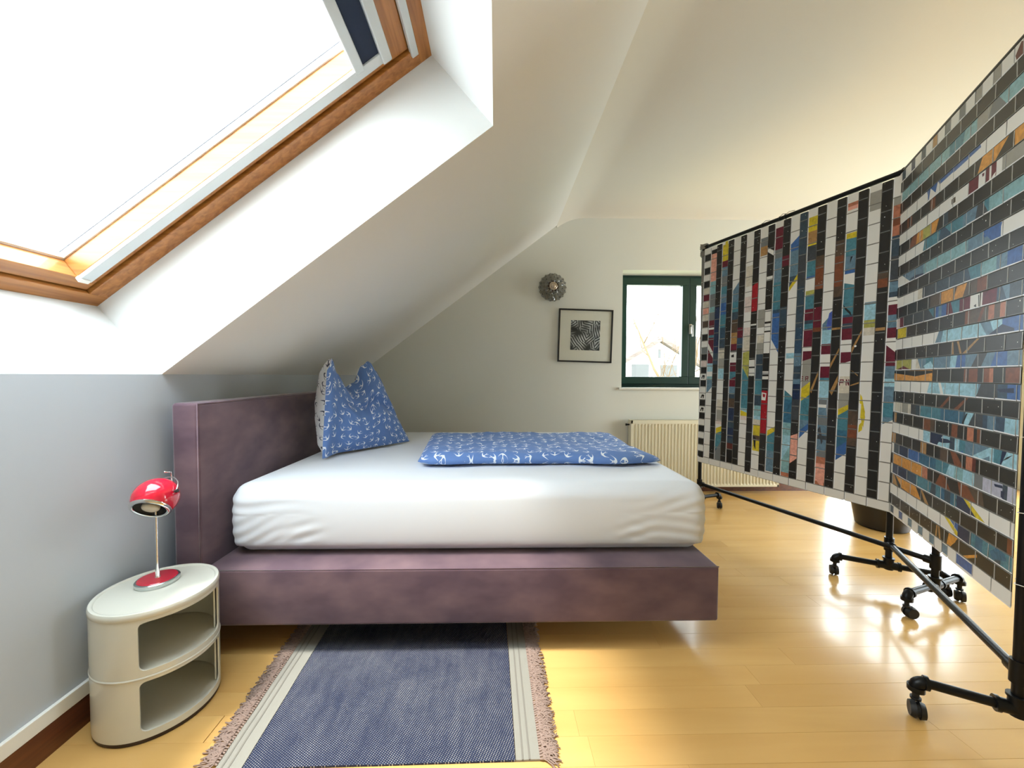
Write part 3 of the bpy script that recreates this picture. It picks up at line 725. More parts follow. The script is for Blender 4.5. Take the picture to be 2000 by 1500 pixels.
# ------------------------------------------------------------------ radiator
rd = empty('radiator', (2.0, YB-.06, .07), label='cream ribbed panel radiator on the back wall below the window', cat='radiator')
CRM = mat('radiator_cream', (226, 218, 192), .4)
RX0, RX1, RZ0, RZ1 = 1.285, 2.73, .068, .71; ry = YB-.105
def rl(p): return tuple(Vector(p)-rd.location)
b = NB(); n_ = 44; pit = (RX1-RX0-.04)/n_; V0 = []
pr_ = []
for i in range(n_):
    x_ = RX0+.02+i*pit
    pr_ += [(x_, 0), (x_+pit*.18, 0), (x_+pit*.32, .009), (x_+pit*.68, .009), (x_+pit*.82, 0)]
pr_.append((RX1-.02, 0))
zs_ = [RZ0+.02, RZ0+.035, RZ1-.05, RZ1-.035]
cols_ = []
for x_, d_ in pr_:
    cols_.append([b.verts.new(rl((x_, ry+(d_ if 0 < k_ < 3 else 0), z_))) for k_, z_ in enumerate(zs_)])
for A, B in zip(cols_, cols_[1:]):
    for k_ in range(3): b.faces.new((A[k_], B[k_], B[k_+1], A[k_+1]))
obj('front_panel', b, CRM, rd, smooth=30)
b = NB(); box(b, rl((RX0, ry, RZ0)), rl((RX1, ry+.006, RZ0+.02)), .002); box(b, rl((RX0, ry, RZ1-.035)), rl((RX1, ry+.006, RZ1)), .002); box(b, rl((RX0, ry, RZ0)), rl((RX0+.02, ry+.08, RZ1)), .002); box(b, rl((RX1-.02, ry, RZ0)), rl((RX1, ry+.08, RZ1)), .002); box(b, rl((RX0, ry+.074, RZ0)), rl((RX1, ry+.08, RZ1-.01)), .001)
obj('casing', b, CRM, rd)
b = NB()
for i in range(70): box(b, rl((RX0+.03+i*.02, ry+.01, RZ1-.006)), rl((RX0+.035+i*.02, ry+.07, RZ1-.001)))
obj('top_grille', b, CRM, rd)
b = NB(); cyl(b, rl((RX0-.004, ry+.035, RZ1-.045)), rl((RX0-.03, ry+.035, RZ1-.045)), .007, 12); cyl(b, rl((RX0-.028, ry+.035, RZ1-.045)), rl((RX0-.04, ry+.035, RZ1-.045)), .011, 12); obj('air_valve', b, BLACKM, rd, smooth=40)

# ------------------------------------------------------------------ framed zebra print
pc = empty('framed_print', (.861, YB-.001, 1.515), label='black square frame with a small zebra herd print on a wide cream mount', cat='picture')
pc.rotation_euler = (0, math.radians(1.5), 0)
PWd, PHt = .262, .255
def pbx(name, a, c, m, bev=0): 
    b = NB(); box(b, a, c, bev); return obj(name, b, m, pc)
BF = mat('black_frame', (20, 19, 20), .35)
pbx('frame_bar', (-PWd, -.022, PHt-.014), (PWd, 0, PHt), BF, .001); pbx('frame_bar', (-PWd, -.022, -PHt), (PWd, 0, -PHt+.014), BF, .001)
pbx('frame_bar', (-PWd, -.022, -PHt+.014), (-PWd+.014, 0, PHt-.014), BF, .001); pbx('frame_bar', (PWd-.014, -.022, -PHt+.014), (PWd, 0, PHt-.014), BF, .001)
pbx('mount', (-PWd+.013, -.010, -PHt+.013), (PWd-.013, -.002, PHt-.013), mat('mount_cream', (222, 216, 202), .6))
def zebra():
    m = mat('zebra_print', (128, 128, 128), .5); N = m.node_tree.nodes; L = m.node_tree.links; b = N['Principled BSDF']
    t = N.new('ShaderNodeTexCoord'); n = N.new('ShaderNodeTexNoise'); n.inputs['Scale'].default_value = 9; n.inputs['Detail'].default_value = 1; L.new(t.outputs['Object'], n.inputs['Vector'])
    vo = N.new('ShaderNodeTexVoronoi'); vo.inputs['Scale'].default_value = 11; L.new(t.outputs['Object'], vo.inputs['Vector'])
    ro = N.new('ShaderNodeVectorRotate'); ro.rotation_type = 'Y_AXIS'; sp = N.new('ShaderNodeSeparateColor'); L.new(vo.outputs['Color'], sp.inputs[0])
    ml = N.new('ShaderNodeMath'); ml.operation = 'MULTIPLY'; ml.inputs[1].default_value = 5; L.new(sp.outputs[0], ml.inputs[0]); L.new(ml.outputs[0], ro.inputs['Angle']); L.new(t.outputs['Object'], ro.inputs['Vector'])
    wv = N.new('ShaderNodeTexWave'); wv.inputs['Scale'].default_value = 14; wv.inputs['Distortion'].default_value = 3.5; wv.inputs['Detail'].default_value = 1; wv.inputs['Detail Scale'].default_value = .6; L.new(ro.outputs[0], wv.inputs['Vector'])
    r = N.new('ShaderNodeMapRange'); r.inputs['From Min'].default_value = .42; r.inputs['From Max'].default_value = .58; L.new(wv.outputs[0], r.inputs['Value'])
    sh = N.new('ShaderNodeMapRange'); sh.inputs['From Min'].default_value = .38; sh.inputs['From Max'].default_value = .62; L.new(n.outputs[0], sh.inputs['Value'])
    mm = N.new('ShaderNodeMath'); mm.operation = 'MULTIPLY'; L.new(r.outputs[0], mm.inputs[0]); L.new(sh.outputs[0], mm.inputs[1])
    x = N.new('ShaderNodeMix'); x.data_type = 'RGBA'; x.inputs[6].default_value = (*lin((34, 36, 42)), 1); x.inputs[7].default_value = (*lin((205, 206, 206)), 1)
    L.new(mm.outputs[0], x.inputs[0]); L.new(x.outputs[2], b.inputs['Base Color']); return m
pbx('print', (-.142, -.0112, -.138), (.142, -.0098, .148), zebra())
b = NB(); quad(b, [(-PWd+.012, -.017, -PHt+.012), (PWd-.012, -.017, -PHt+.012), (PWd-.012, -.017, PHt-.012), (-PWd+.012, -.017, PHt-.012)]); obj('glazing', b, GLASS, pc)

# ------------------------------------------------------------------ pressed-glass wall lamp
wl_ = empty('wall_lamp', (.537, YB-.001, 1.972), label='round pressed-glass wall lamp with a metal centre knob above the framed print', cat='lamp')
def WY(p): return Vector((p.x, -p.z, p.y))
b = NB(); lathe(b, [(0, 0), (.06, 0), (.06, .02), (0, .02)], 32, xf=WY); obj('back_plate', b, STEEL, wl_, smooth=35)
GG = mat('smoky_pressed_glass', (150, 148, 138), .08, trans=.6, clear=.5)
b = NB(); n_ = 72; rings_ = []
prof_ = [(.128, .018), (.131, .03), (.122, .05), (.1, .068), (.075, .078), (.05, .083), (.03, .085)]
for ri_, (r_, z_) in enumerate(prof_):
    rg = []
    for k_ in range(n_):
        a = 2*PI*k_/n_; q = .006*math.sin(a*(18 if ri_ < 4 else 9)+ri_*1.57)*(1 if 0 < ri_ < 6 else .4)
        rg.append(b.verts.new(WY(Vector(((r_+q)*math.cos(a), (r_+q)*math.sin(a), z_+q*.8)))))
    rings_.append(rg)
for A, B in zip(rings_, rings_[1:]):
    for k_ in range(n_): b.faces.new((A[k_], A[(k_+1) % n_], B[(k_+1) % n_], B[k_]))
gs = obj('glass_disc', b, GG, wl_)
for rad_, cnt, rz_ in ((.118, 20, .05), (.09, 15, .072), (.06, 10, .082)):
    for k_ in range(cnt):
        a = 2*PI*(k_+.5*(cnt % 2))/cnt
        if 'bead' not in PM:
            bb = NB(); bmesh.ops.create_icosphere(bb, subdivisions=1, radius=.0085); me = bpy.data.meshes.new('bead'); bb.to_mesh(me); bb.free(); me.materials.append(GG); PM['bead'] = me
        o = bpy.data.objects.new('glass_bead', PM['bead']); COL.objects.link(o); o.parent = gs; o.location = WY(Vector((rad_*math.cos(a), rad_*math.sin(a), rz_)))
b = NB(); lathe(b, [(.036, .084), (.038, .09), (.033, .094), (.024, .092), (.02, .097), (.012, .102), (0, .103)], 32, xf=WY); obj('centre_knob', b, mat('antique_nickel', (180, 166, 148), .3, .8), wl_, smooth=40)
b = NB(); lathe(b, [(.03, .0835), (.05, .0845), (.05, .081)], 32, xf=WY); obj('centre_disc', b, mat('dark_bronze', (58, 38, 32), .4, .6), wl_)

# ------------------------------------------------------------------ plant pot
pt = empty('plant_pot', (2.92, 2.80, 0), label='tall black plant pot on the floor behind the two rolling screens', cat='pot')
POTM = mat('black_glazed_pot', (24, 22, 23), .35)
b = NB(); lathe(b, [(0, 0), (.14, 0), (.152, .01), (.20, .30), (.215, .42), (.215, .44), (.20, .44), (.195, .40), (0, .40)], 48); obj('pot', b, POTM, pt, smooth=40)
b = NB(); lathe(b, [(0, .395), (.1, .402), (.19, .398), (.193, .39)], 32); obj('soil', b, mat('soil', (48, 36, 28), .95, bump=(50, 1, .01)), pt, smooth=True)

# ------------------------------------------------------------------ two rolling screens hung with woven printed cards
PAL = dict(W=(222, 221, 216), w=(250, 250, 245), c=(205, 198, 182), g=(150, 148, 140), G=(112, 116, 118), p=(212, 196, 190), q=(38, 36, 34), K=(22, 21, 22), k=(230, 232, 235), h=(84, 68, 56),
 T=(72, 126, 142), t=(128, 170, 176), U=(52, 100, 128), S=(98, 128, 148), L=(152, 196, 212), B=(58, 98, 158), N=(34, 48, 78), n=(52, 76, 98), D=(56, 72, 86), d=(62, 66, 72), b=(72, 92, 170),
 m=(100, 28, 46), M=(92, 40, 34), R=(120, 68, 44), r=(160, 24, 38), O=(206, 144, 62), y=(168, 166, 84), Y=(206, 186, 44), A=(168, 128, 78), P=(222, 160, 142), H=(176, 112, 86), l=(176, 178, 196), s=(150, 158, 168))
R2={-7: '-4:W 71:t 530:T 642/629:t 720:g 807/783:G 841/887:t', -6: '5:W 343/365:B 380/365:W', -5: '-5:W 682:m 744:W 785:m 807:W 818:m 845:W 875:g', -4: '5:W 341/326:T 482/469:n 514/582:T 651:S 744/732:d 771/813:T 812:t', -3: '14:W 106/212:S 338:t 692:S 781/840:B 882:W', -2: '17:W 292:c 337:d 450:D 665/701:n 698/723:T 789/778:t 867:S 922:B', -1: '13:W 71:p 102:m 144:d 400/461:T 450:d 467:B 492:S 517:B 556:m 585/610:T 651:m 723:W 798:m 877:n 903/930:S 941:D', 0: '16:W 503/469:S 539/519:L 790/835:S 846/875:L 912:B', 1: '19:W 77:y 251:W 298:c 312/350:S 396:T 463:S 603:L 644/622:S 655/633:B 707:S 783/740:d 840/801:S 885/856:B 943:S', 2: '22:W 439/415:L 512/535:W 532/559:L 792:S 811/779:d 902:n 951:B', 3: '25:W 77:c 163:g 231:c 264:d 316:D 356:T 542:U 708/701:n 724/714:L 777/740:d 829:n 856:S 901:n 946:L', 4: '28:W 398:L 462:N 499/532:N 568/519:L 620:D 656:L 690:T 730:S 877:L 898:T 940/930:N 964/935:L', 5: '17:W 83:D 140:N 255:B 374:U 518:T 626/599:L 669/658:t 722:L 794:G 844:l 890:l 949:D 973:l', 6: '20:W 74:N 236:n 343:T 490/476:D 526:T 567:U 598:D 643:U 665:T 686:N 728/824:Y 760/880:W', 7: '23:W 601/702:Y 635/749:W 642/749:B 704:N 776:D 792:T 816:U 859:T 926:D 956:T'}
K2={-7: '1:q', -6: '10:q 149:R 171:q 188:R 204:q 386:R 430:q 765/736:O 907/834:q 927:O', -5: '19:q 222/171:R 268/252:O 325:y 394:O 470/440:q 500:D 543:q', -4: '29:q', -3: '38:q', -2: '35:q 420:h 513:O 604:h 635/606:O 702/672:h 765:R 822:q', -1: '18:q 82:Y 183:q 695:R 727:h 800/774:R 817/792:h 838:H 870:h 901:H 928:q', 0: '28:q 615/608:A 622/629:q 647/671:A 661/685:q 779/681:A 796/704:q', 1: '37:q 57:O 463:q 704:R 727:q 736:R 791:q 826:R 859:H 880:q 942:R', 2: '34:q 606/527:R 631/551:q 727/638:R 742/670:q', 3: '43:q 76:A 107:q 394:R 462:h 497:q 634:R 676:q 742:H 783:q 803:R 824:q', 4: '40:q 53:A 104:q 379:A 435:q 554:h 616:q 629/668:R 672/736:q 741:H 781:M 802:q', 5: '22:q 88:O 407:H 453:q 561/524:R 592/648:q 691/711:R 756/820:h 846/863:q', 6: '25:q 85:A 102/155:q 121/214:O 345/408:q 395/445:A 414/481:q 986:R', 7: '28:q 549/540:A 558/553:q 562/573:A 574/585:q 646/631:O 710/657:q 718:q'}
C1={-1: '2184:W 2132:K 2100:P 1910/1918:P 1884:t 1783:G 1682:t 1633:G 1576:m 1519:W 1503:m 1458:T 1438:m 1407/1313:W 1357/1273:m 1233:L 1167:W 1129:t 1100:S 1025/1088:S 983/1047:W 376:W', 0: '2190:W 2140/2139:Y 2015/2017:m 1969:S 1899:G 1821:T 1763:S 1696:B 1606:T 1507:n 1408:D 1349:g 1333:c 1269:g 1190:L 1110:W 949:c 868:g 788:p 755:W 719/742:Y 678/702:T 560:D 518/629:G 429:W', 1: '2182:W 1766/1831:S 1686:T 1610:D 1553:h 1457:A 1373:m 1327:K 1311:W 1234:m 1165:T 1103/1130:m 1053:S 994:D 963:h 897:N 799:D 740:N 662:D 622:M 579:K', 2: '2176:W 1923:c 1777:W 1704:p 1594:W 1483:p 1428:c 1299/1315:y 1206/1112:T 1018:T 898:L 884/866:Y 841:p 811:W', 3: '2174:W 2087:G 2028:A 1965:W 1596:g 1471:W 1418:c 1364:g 1285:D 1113:T 1004:D 924:t 851:L 827/825:c 786:Y 712:h 676:Y 602:W', 4: '2187:W 2120:m 1977/1978:G 1919:S 1760:T 1682:T 1579:n 1555:B 1459:B 1393/1286:W 753/795:Y 717/760:T 622:S 533:S 480:W', 5: '2180:W 1978/2027:B 1938:S 1776:D 1699/1786:Y 1676/1744:W 1447:W 1282:L 1248:W 1047/999:T 980:U 828:t 744:L 568/680:t 498:H 453:R 415:W', 6: '2171:W 2112:Y 2025:A 1954:Y 1938:d 1845:T 1751:B 1732/1736:W 1663:y 1638:T 1549:m 1480:D 1458:T 1426:m 1314:W 1289:m 1226/1243:g 1050/1100:Y 969/1020:T 857:S 782/840:B 729/802:W', 7: '2156:W 1439/1505:S 1408:L 1326:m 1264:W 1191:m 1123:T 1107:L 993:G 962:W 943:S 884:G 837:S 775:d 750:S 660/692:G 643:H 602:P 491:H 444:W', 8: '2144:W 2113:H 2093:P 2073:W 1945:Y 1916/1911:T 1816:S 1742:B 1716:W 1669/1647:T 1557:T 1484:n 1470:m 1435:D 1405:m 1341:W 1271:m 1201/1220:W 1132:c 1035:g 937/971:Y 901/942:T 820:U 711/758:B 635/690:W', 9: '2127:g 2059:g 2027:W 1538:S 1524:L 1441:y 1399:c 1357:W 1231:W', 10: '2056:g 2017:H 1952:R 1913:H 1861:D 1757:d 1625:S 1573:D 1546:W 1507:m 1454:S 1387:m 1334:W 1304/1252:m 1187:S 1120:L 1079:S 998:T 917:S 873/906:W'}
K1={0: '2226:q 1673:N 1312:D 1223:q', 1: '2154:q', 2: '2157:q 1489:m 1414:n 1339:q', 3: '2193:q 1770/1797:r 1593:q 1503:W 1492:q 1248:W 1200:K 1189:W 1134:q', 4: '2156:q 2012/1978:W 1984/1944:q 1813:W 1785:q 1587:W 1507:q 1493:W 1444:K 1434:W 1290:q 1166:W 1145:q 1131:W 1110:q 1032:r 735:q', 5: '2151:q 1921:m 1854:q 1588:D 1453:q', 6: '2160:D 1891:d 1699:D 1441:n 1279:S 1197:D 1115:S 1082:N 984:d 851:q 745/768:P 563/606:q', 7: '2150:q 1861:h 1800:R 1692:R 1661:q 1553:m 1429:R 1404:q', 8: '2134:q 1919:h 1831:R 1655:h 1595:q 1417:A 1405:q', 9: '2122:q 959:q 944:h 857:R 783:h 739:q', 10: '2112:q 1691:h 1651:R 1605:q 1393:A 1377:q'}
E2=[('B', [(0.345, 1.987), (0.448, 1.975), (0.426, 1.922)]), ('B', [(0.444, 1.966), (0.562, 1.964), (0.564, 1.945), (0.458, 1.943)]), ('B', [(0.562, 1.964), (0.744, 1.962), (0.75, 1.948), (0.564, 1.941)]), ('h', [(0.561, 1.839), (0.59, 1.839), (0.591, 1.818), (0.562, 1.818)]), ('m', [(0.763, 1.848), (0.778, 1.847), (0.776, 1.837), (0.767, 1.836)]), ('W', [(0.819, 1.809), (0.83, 1.816), (0.843, 1.82), (0.838, 1.805)]), ('W', [(0.843, 1.81), (0.869, 1.81), (0.874, 1.802), (0.849, 1.8)]), ('N', [(0.189, 1.601), (0.264, 1.609), (0.344, 1.599), (0.325, 1.587)]), ('B', [(0.785, 1.626), (0.888, 1.639), (0.882, 1.625), (0.797, 1.615)]), ('K', [(0.773, 1.422), (0.779, 1.422), (0.782, 1.379), (0.777, 1.376)]), ('K', [(0.746, 1.387), (0.761, 1.393), (0.762, 1.38)]), ('m', [(0.079, 1.167), (0.162, 1.184), (0.248, 1.165), (0.25, 1.145), (0.081, 1.144)]), ('N', [(0.835, 1.272), (0.911, 1.303), (0.97, 1.283), (0.971, 1.267), (0.849, 1.267)]), ('N', [(0.896, 1.091), (0.982, 1.097), (0.983, 1.081), (0.914, 1.082)]), ('K', [(0.701, 0.958), (0.727, 0.996), (0.737, 0.997), (0.711, 0.955)]), ('K', [(0.925, 0.849), (0.965, 0.878), (0.996, 0.891), (0.996, 0.886), (0.97, 0.874), (0.933, 0.848)]), ('N', [(0.475, 0.877), (0.607, 0.883), (0.645, 0.874), (0.571, 0.863), (0.501, 0.863)]), ('N', [(0.905, 0.779), (0.947, 0.783), (0.95, 0.774), (0.91, 0.771)]), ('N', [(0.941, 0.765), (0.96, 0.767), (0.957, 0.74), (0.942, 0.746)]), ('N', [(0.678, 0.666), (0.762, 0.653), (0.764, 0.629), (0.698, 0.631)]), ('U', [(0.9, 0.553), (0.937, 0.576), (0.974, 0.571), (0.985, 0.552), (0.914, 0.53)]), ('L', [(0.373, 1.179), (0.44, 1.199), (0.478, 1.166), (0.422, 1.149)]), ('L', [(0.602, 1.194), (0.654, 1.221), (0.64, 1.167), (0.597, 1.163)]), ('B', [(0.67, 0.825), (0.715, 0.858), (0.727, 0.823), (0.684, 0.82)]), ('L', [(0.749, 0.836), (0.876, 0.894), (0.89, 0.871), (0.781, 0.824)])]
E2K=[('K', [(0.055, 1.149), (0.303, 1.133), (0.462, 1.148), (0.461, 1.157), (0.054, 1.162)]), ('R', [(0.104, 0.596), (0.214, 0.585), (0.405, 0.619), (0.405, 0.612), (0.243, 0.575)]), ('O', [(0.639, 0.467), (0.673, 0.497), (0.73, 0.517), (0.731, 0.509), (0.677, 0.488), (0.647, 0.462)]), ('O', [(0.727, 0.464), (0.833, 0.511), (0.834, 0.501), (0.728, 0.452)]), ('Y', [(0.528, 1.415), (0.554, 1.432), (0.569, 1.439)]), ('k', [(0.695, 0.574), (0.719, 0.572), (0.714, 0.551), (0.697, 0.555)])]
E1=[('S', [(0.312, 1.743), (0.352, 1.829), (0.355, 1.716)]), ('K', [(0.29, 1.289), (0.311, 1.296), (0.312, 1.273), (0.29, 1.274)]), ('b', [(0.927, 1.433), (0.941, 1.507), (0.957, 1.519), (0.959, 1.42), (0.938, 1.407)]), ('K', [(1.04, 1.81), (1.05, 1.81), (1.037, 1.771)]), ('K', [(1.008, 1.547), (1.049, 1.496), (1.052, 1.475), (1.021, 1.515)]), ('Y', [(1.1, 1.047), (1.115, 1.019), (1.114, 0.976), (1.099, 0.989)]), ('Y', [(1.115, 1.019), (1.131, 0.935), (1.125, 0.848), (1.109, 0.904)]), ('Y', [(1.123, 0.891), (1.12, 0.834), (1.102, 0.817), (1.105, 0.86)]), ('Y', [(1.105, 1.047), (1.121, 0.991), (1.132, 0.906), (1.12, 0.834), (1.104, 0.817), (1.11, 0.875), (1.117, 0.948)]), ('P', [(0.902, 0.489), (0.917, 0.587), (0.927, 0.605), (0.937, 0.451)]), ('s', [(0.944, 1.01), (0.956, 0.964), (0.954, 0.842), (0.938, 0.932)]), ('d', [(0.896, 0.809), (0.91, 0.83), (0.926, 0.739), (0.919, 0.719)]), ('Y', [(0.219, 2.171), (0.24, 2.187), (0.24, 2.048), (0.208, 2.038)]), ('K', [(0.481, 0.71), (0.501, 0.694), (0.499, 0.61), (0.487, 0.637)]), ('W', [(1.245, 1.328), (1.257, 1.327), (1.259, 1.258)]), ('m', [(0.787, 1.132), (0.792, 1.132), (0.793, 1.102), (0.788, 1.102)]), ('m', [(0.787, 1.132), (0.806, 1.132), (0.806, 1.126), (0.788, 1.126)]), ('m', [(0.788, 1.12), (0.804, 1.12), (0.804, 1.114), (0.788, 1.114)]), ('m', [(0.788, 1.107), (0.806, 1.108), (0.806, 1.103), (0.788, 1.102)]), ('m', [(0.818, 1.132), (0.822, 1.132), (0.823, 1.103), (0.818, 1.103)]), ('m', [(0.818, 1.132), (0.836, 1.132), (0.836, 1.127), (0.818, 1.127)]), ('m', [(0.831, 1.132), (0.836, 1.132), (0.836, 1.117), (0.831, 1.117)]), ('m', [(0.818, 1.12), (0.836, 1.12), (0.836, 1.115), (0.818, 1.115)]), ('m', [(0.825, 1.117), (0.829, 1.117), (0.836, 1.103), (0.832, 1.103)]), ('m', [(1.002, 1.114), (1.007, 1.114), (1.008, 1.079), (1.003, 1.079)]), ('m', [(1.002, 1.114), (1.025, 1.115), (1.025, 1.109), (1.002, 1.108)]), ('m', [(1.02, 1.115), (1.025, 1.115), (1.025, 1.097), (1.02, 1.097)]), ('m', [(1.002, 1.099), (1.025, 1.1), (1.025, 1.094), (1.002, 1.093)]), ('m', [(1.035, 1.115), (1.04, 1.115), (1.041, 1.08), (1.036, 1.079)]), ('m', [(1.047, 1.115), (1.052, 1.115), (1.053, 1.08), (1.048, 1.08)]), ('m', [(1.035, 1.115), (1.04, 1.115), (1.053, 1.08), (1.048, 1.08)])]
E1K=[('A', [(1.05, 1.27), (1.109, 1.402), (1.114, 1.396), (1.058, 1.258)]), ('A', [(0.847, 1.043), (0.89, 1.163), (0.896, 1.154), (0.856, 1.027)]), ('A', [(0.956, 1.041), (1.06, 1.292), (1.067, 1.286), (0.968, 1.02)]), ('Y', [(0.854, 0.765), (0.87, 0.847), (0.873, 0.927), (0.883, 0.991), (0.889, 0.985), (0.879, 0.911), (0.876, 0.826)]), ('A', [(1.056, 1.17), (1.093, 1.141), (1.093, 1.133)]), ('A', [(1.058, 1.083), (1.099, 1.101), (1.099, 1.092), (1.058, 1.077)]), ('A', [(0.944, 1.184), (0.997, 1.296), (1.002, 1.29), (0.955, 1.178)]), ('w', [(1.071, 1.306), (1.079, 1.308), (1.084, 1.302), (1.079, 1.297), (1.072, 1.297)]), ('W', [(0.537, 1.02), (0.571, 1.014), (0.565, 0.964), (0.535, 0.966)]), ('r', [(0.545, 1.01), (0.564, 1.007), (0.56, 0.985), (0.546, 0.988)])]
def card_mat():
    m = mat('printed_card', (200, 200, 200), .38, clear=.08, spec=.3); N = m.node_tree.nodes; L = m.node_tree.links
    a = N.new('ShaderNodeVertexColor'); a.layer_name = 'print'
    t = N.new('ShaderNodeTexCoord'); n = N.new('ShaderNodeTexNoise'); n.inputs['Scale'].default_value = 38; n.inputs['Detail'].default_value = 4; n.inputs['Distortion'].default_value = 1.2
    oi = N.new('ShaderNodeObjectInfo'); ad = N.new('ShaderNodeVectorMath'); ad.operation = 'ADD'
    L.new(t.outputs['Object'], ad.inputs[0]); L.new(oi.outputs['Location'], ad.inputs[1]); L.new(ad.outputs[0], n.inputs['Vector'])
    r = N.new('ShaderNodeMapRange'); r.inputs['From Min'].default_value = .3; r.inputs['From Max'].default_value = .7; r.inputs['To Min'].default_value = .72; r.inputs['To Max'].default_value = 1.18; L.new(n.outputs[0], r.inputs['Value'])
    # only the coloured prints are mottled; plain paper and black stay even
    sp = N.new('ShaderNodeSeparateColor'); sp.mode = 'HSV'; L.new(a.outputs[0], sp.inputs[0])
    s2 = N.new('ShaderNodeMapRange'); s2.inputs['From Min'].default_value = .1; s2.inputs['From Max'].default_value = .3; L.new(sp.outputs[1], s2.inputs['Value'])
    mx = N.new('ShaderNodeMix'); mx.inputs[2].default_value = 1; L.new(s2.outputs[0], mx.inputs[0]); L.new(r.outputs[0], mx.inputs[3])
    hs = N.new('ShaderNodeHueSaturation'); L.new(a.outputs[0], hs.inputs['Color']); L.new(mx.outputs[0], hs.inputs['Value'])
    L.new(hs.outputs[0], N['Principled BSDF'].inputs['Base Color'])
    return m
CARD = card_mat()
def clip(poly, a, b, keep):
    """part of a convex polygon on one side of the line a-b"""
    nx, ny = -(b[1]-a[1]), b[0]-a[0]
    if not keep: nx, ny = -nx, -ny
    out = []; n = len(poly); ds = [(p[0]-a[0])*nx+(p[1]-a[1])*ny for p in poly]
    for i in range(n):
        p, q, dp, dq = poly[i], poly[(i+1) % n], ds[i], ds[(i+1) % n]
        if dp >= 0: out.append(p)
        if (dp > 0 and dq < 0) or (dp < 0 and dq > 0):
            t = dp/(dp-dq); out.append((p[0]+(q[0]-p[0])*t, p[1]+(q[1]-p[1])*t))
    if len(out) < 3: return None
    ar = abs(sum(out[i][0]*out[(i+1) % len(out)][1]-out[(i+1) % len(out)][0]*out[i][1] for i in range(len(out))))/2
    return out if ar > 2e-7 else None
def paint(frags, shape, col):
    ar = sum(shape[i][0]*shape[(i+1) % len(shape)][1]-shape[(i+1) % len(shape)][0]*shape[i][1] for i in range(len(shape)))
    if ar < 0: shape = shape[::-1]
    res = []
    for c, f in frags:
        rem = f; pieces = []
        for i in range(len(shape)):
            a, b = shape[i], shape[(i+1) % len(shape)]
            o_ = clip(rem, a, b, False)
            if o_: pieces.append((c, o_))
            rem = clip(rem, a, b, True)
            if not rem: break
        if rem: res.append((col, rem)); res += pieces
        else: res.append((c, f))
    return res
def stops(s):
    out = []
    for t in s.split():
        a, c = t.split(':'); a = a.split('/'); out.append((float(a[0])/1000, float(a[-1])/1000, c))
    return out
def bb(P): return min(p[0] for p in P), max(p[0] for p in P), min(p[1] for p in P), max(p[1] for p in P)
rs = random.Random(21)
def star_dots(poly, n, big=False):
    x0, x1, y0, y1 = bb(poly); o_ = []
    for _ in range(n):
        cx_, cy_ = rs.uniform(x0+.006, x1-.006), rs.uniform(y0+.006, y1-.006); r_ = rs.choice((.0012, .0016, .0028 if big else .0018))
        o_.append([(cx_+r_*math.cos(k_*PI/3), cy_+r_*math.sin(k_*PI/3)) for k_ in range(6)])
    return o_
def card_bmesh(b, cl, frags, poly, ctr, th=.0008, base=None):
    pc_ = lambda c: (*lin(PAL[c]), 1)
    def face(pts, c, z, flip=False):
        vs_ = [b.verts.new((p[0]-ctr[0], p[1]-ctr[1], z)) for p in (pts[::-1] if flip else pts)]
        f = b.faces.new(vs_)
        for lp in f.loops: lp[cl] = pc_(c)
    for c, f in frags:
        ar = sum(f[i][0]*f[(i+1) % len(f)][1]-f[(i+1) % len(f)][0]*f[i][1] for i in range(len(f)))
        face(f if ar > 0 else f[::-1], c, th)
    face(poly, base, 0, True)
    n = len(poly)
    for i in range(n):
        p, q = poly[i], poly[(i+1) % n]
        vs_ = [b.verts.new((p[0]-ctr[0], p[1]-ctr[1], 0)), b.verts.new((q[0]-ctr[0], q[1]-ctr[1], 0)), b.verts.new((q[0]-ctr[0], q[1]-ctr[1], th)), b.verts.new((p[0]-ctr[0], p[1]-ctr[1], th))]
        f = b.faces.new(vs_)
        for lp in f.loops: lp[cl] = pc_('k')
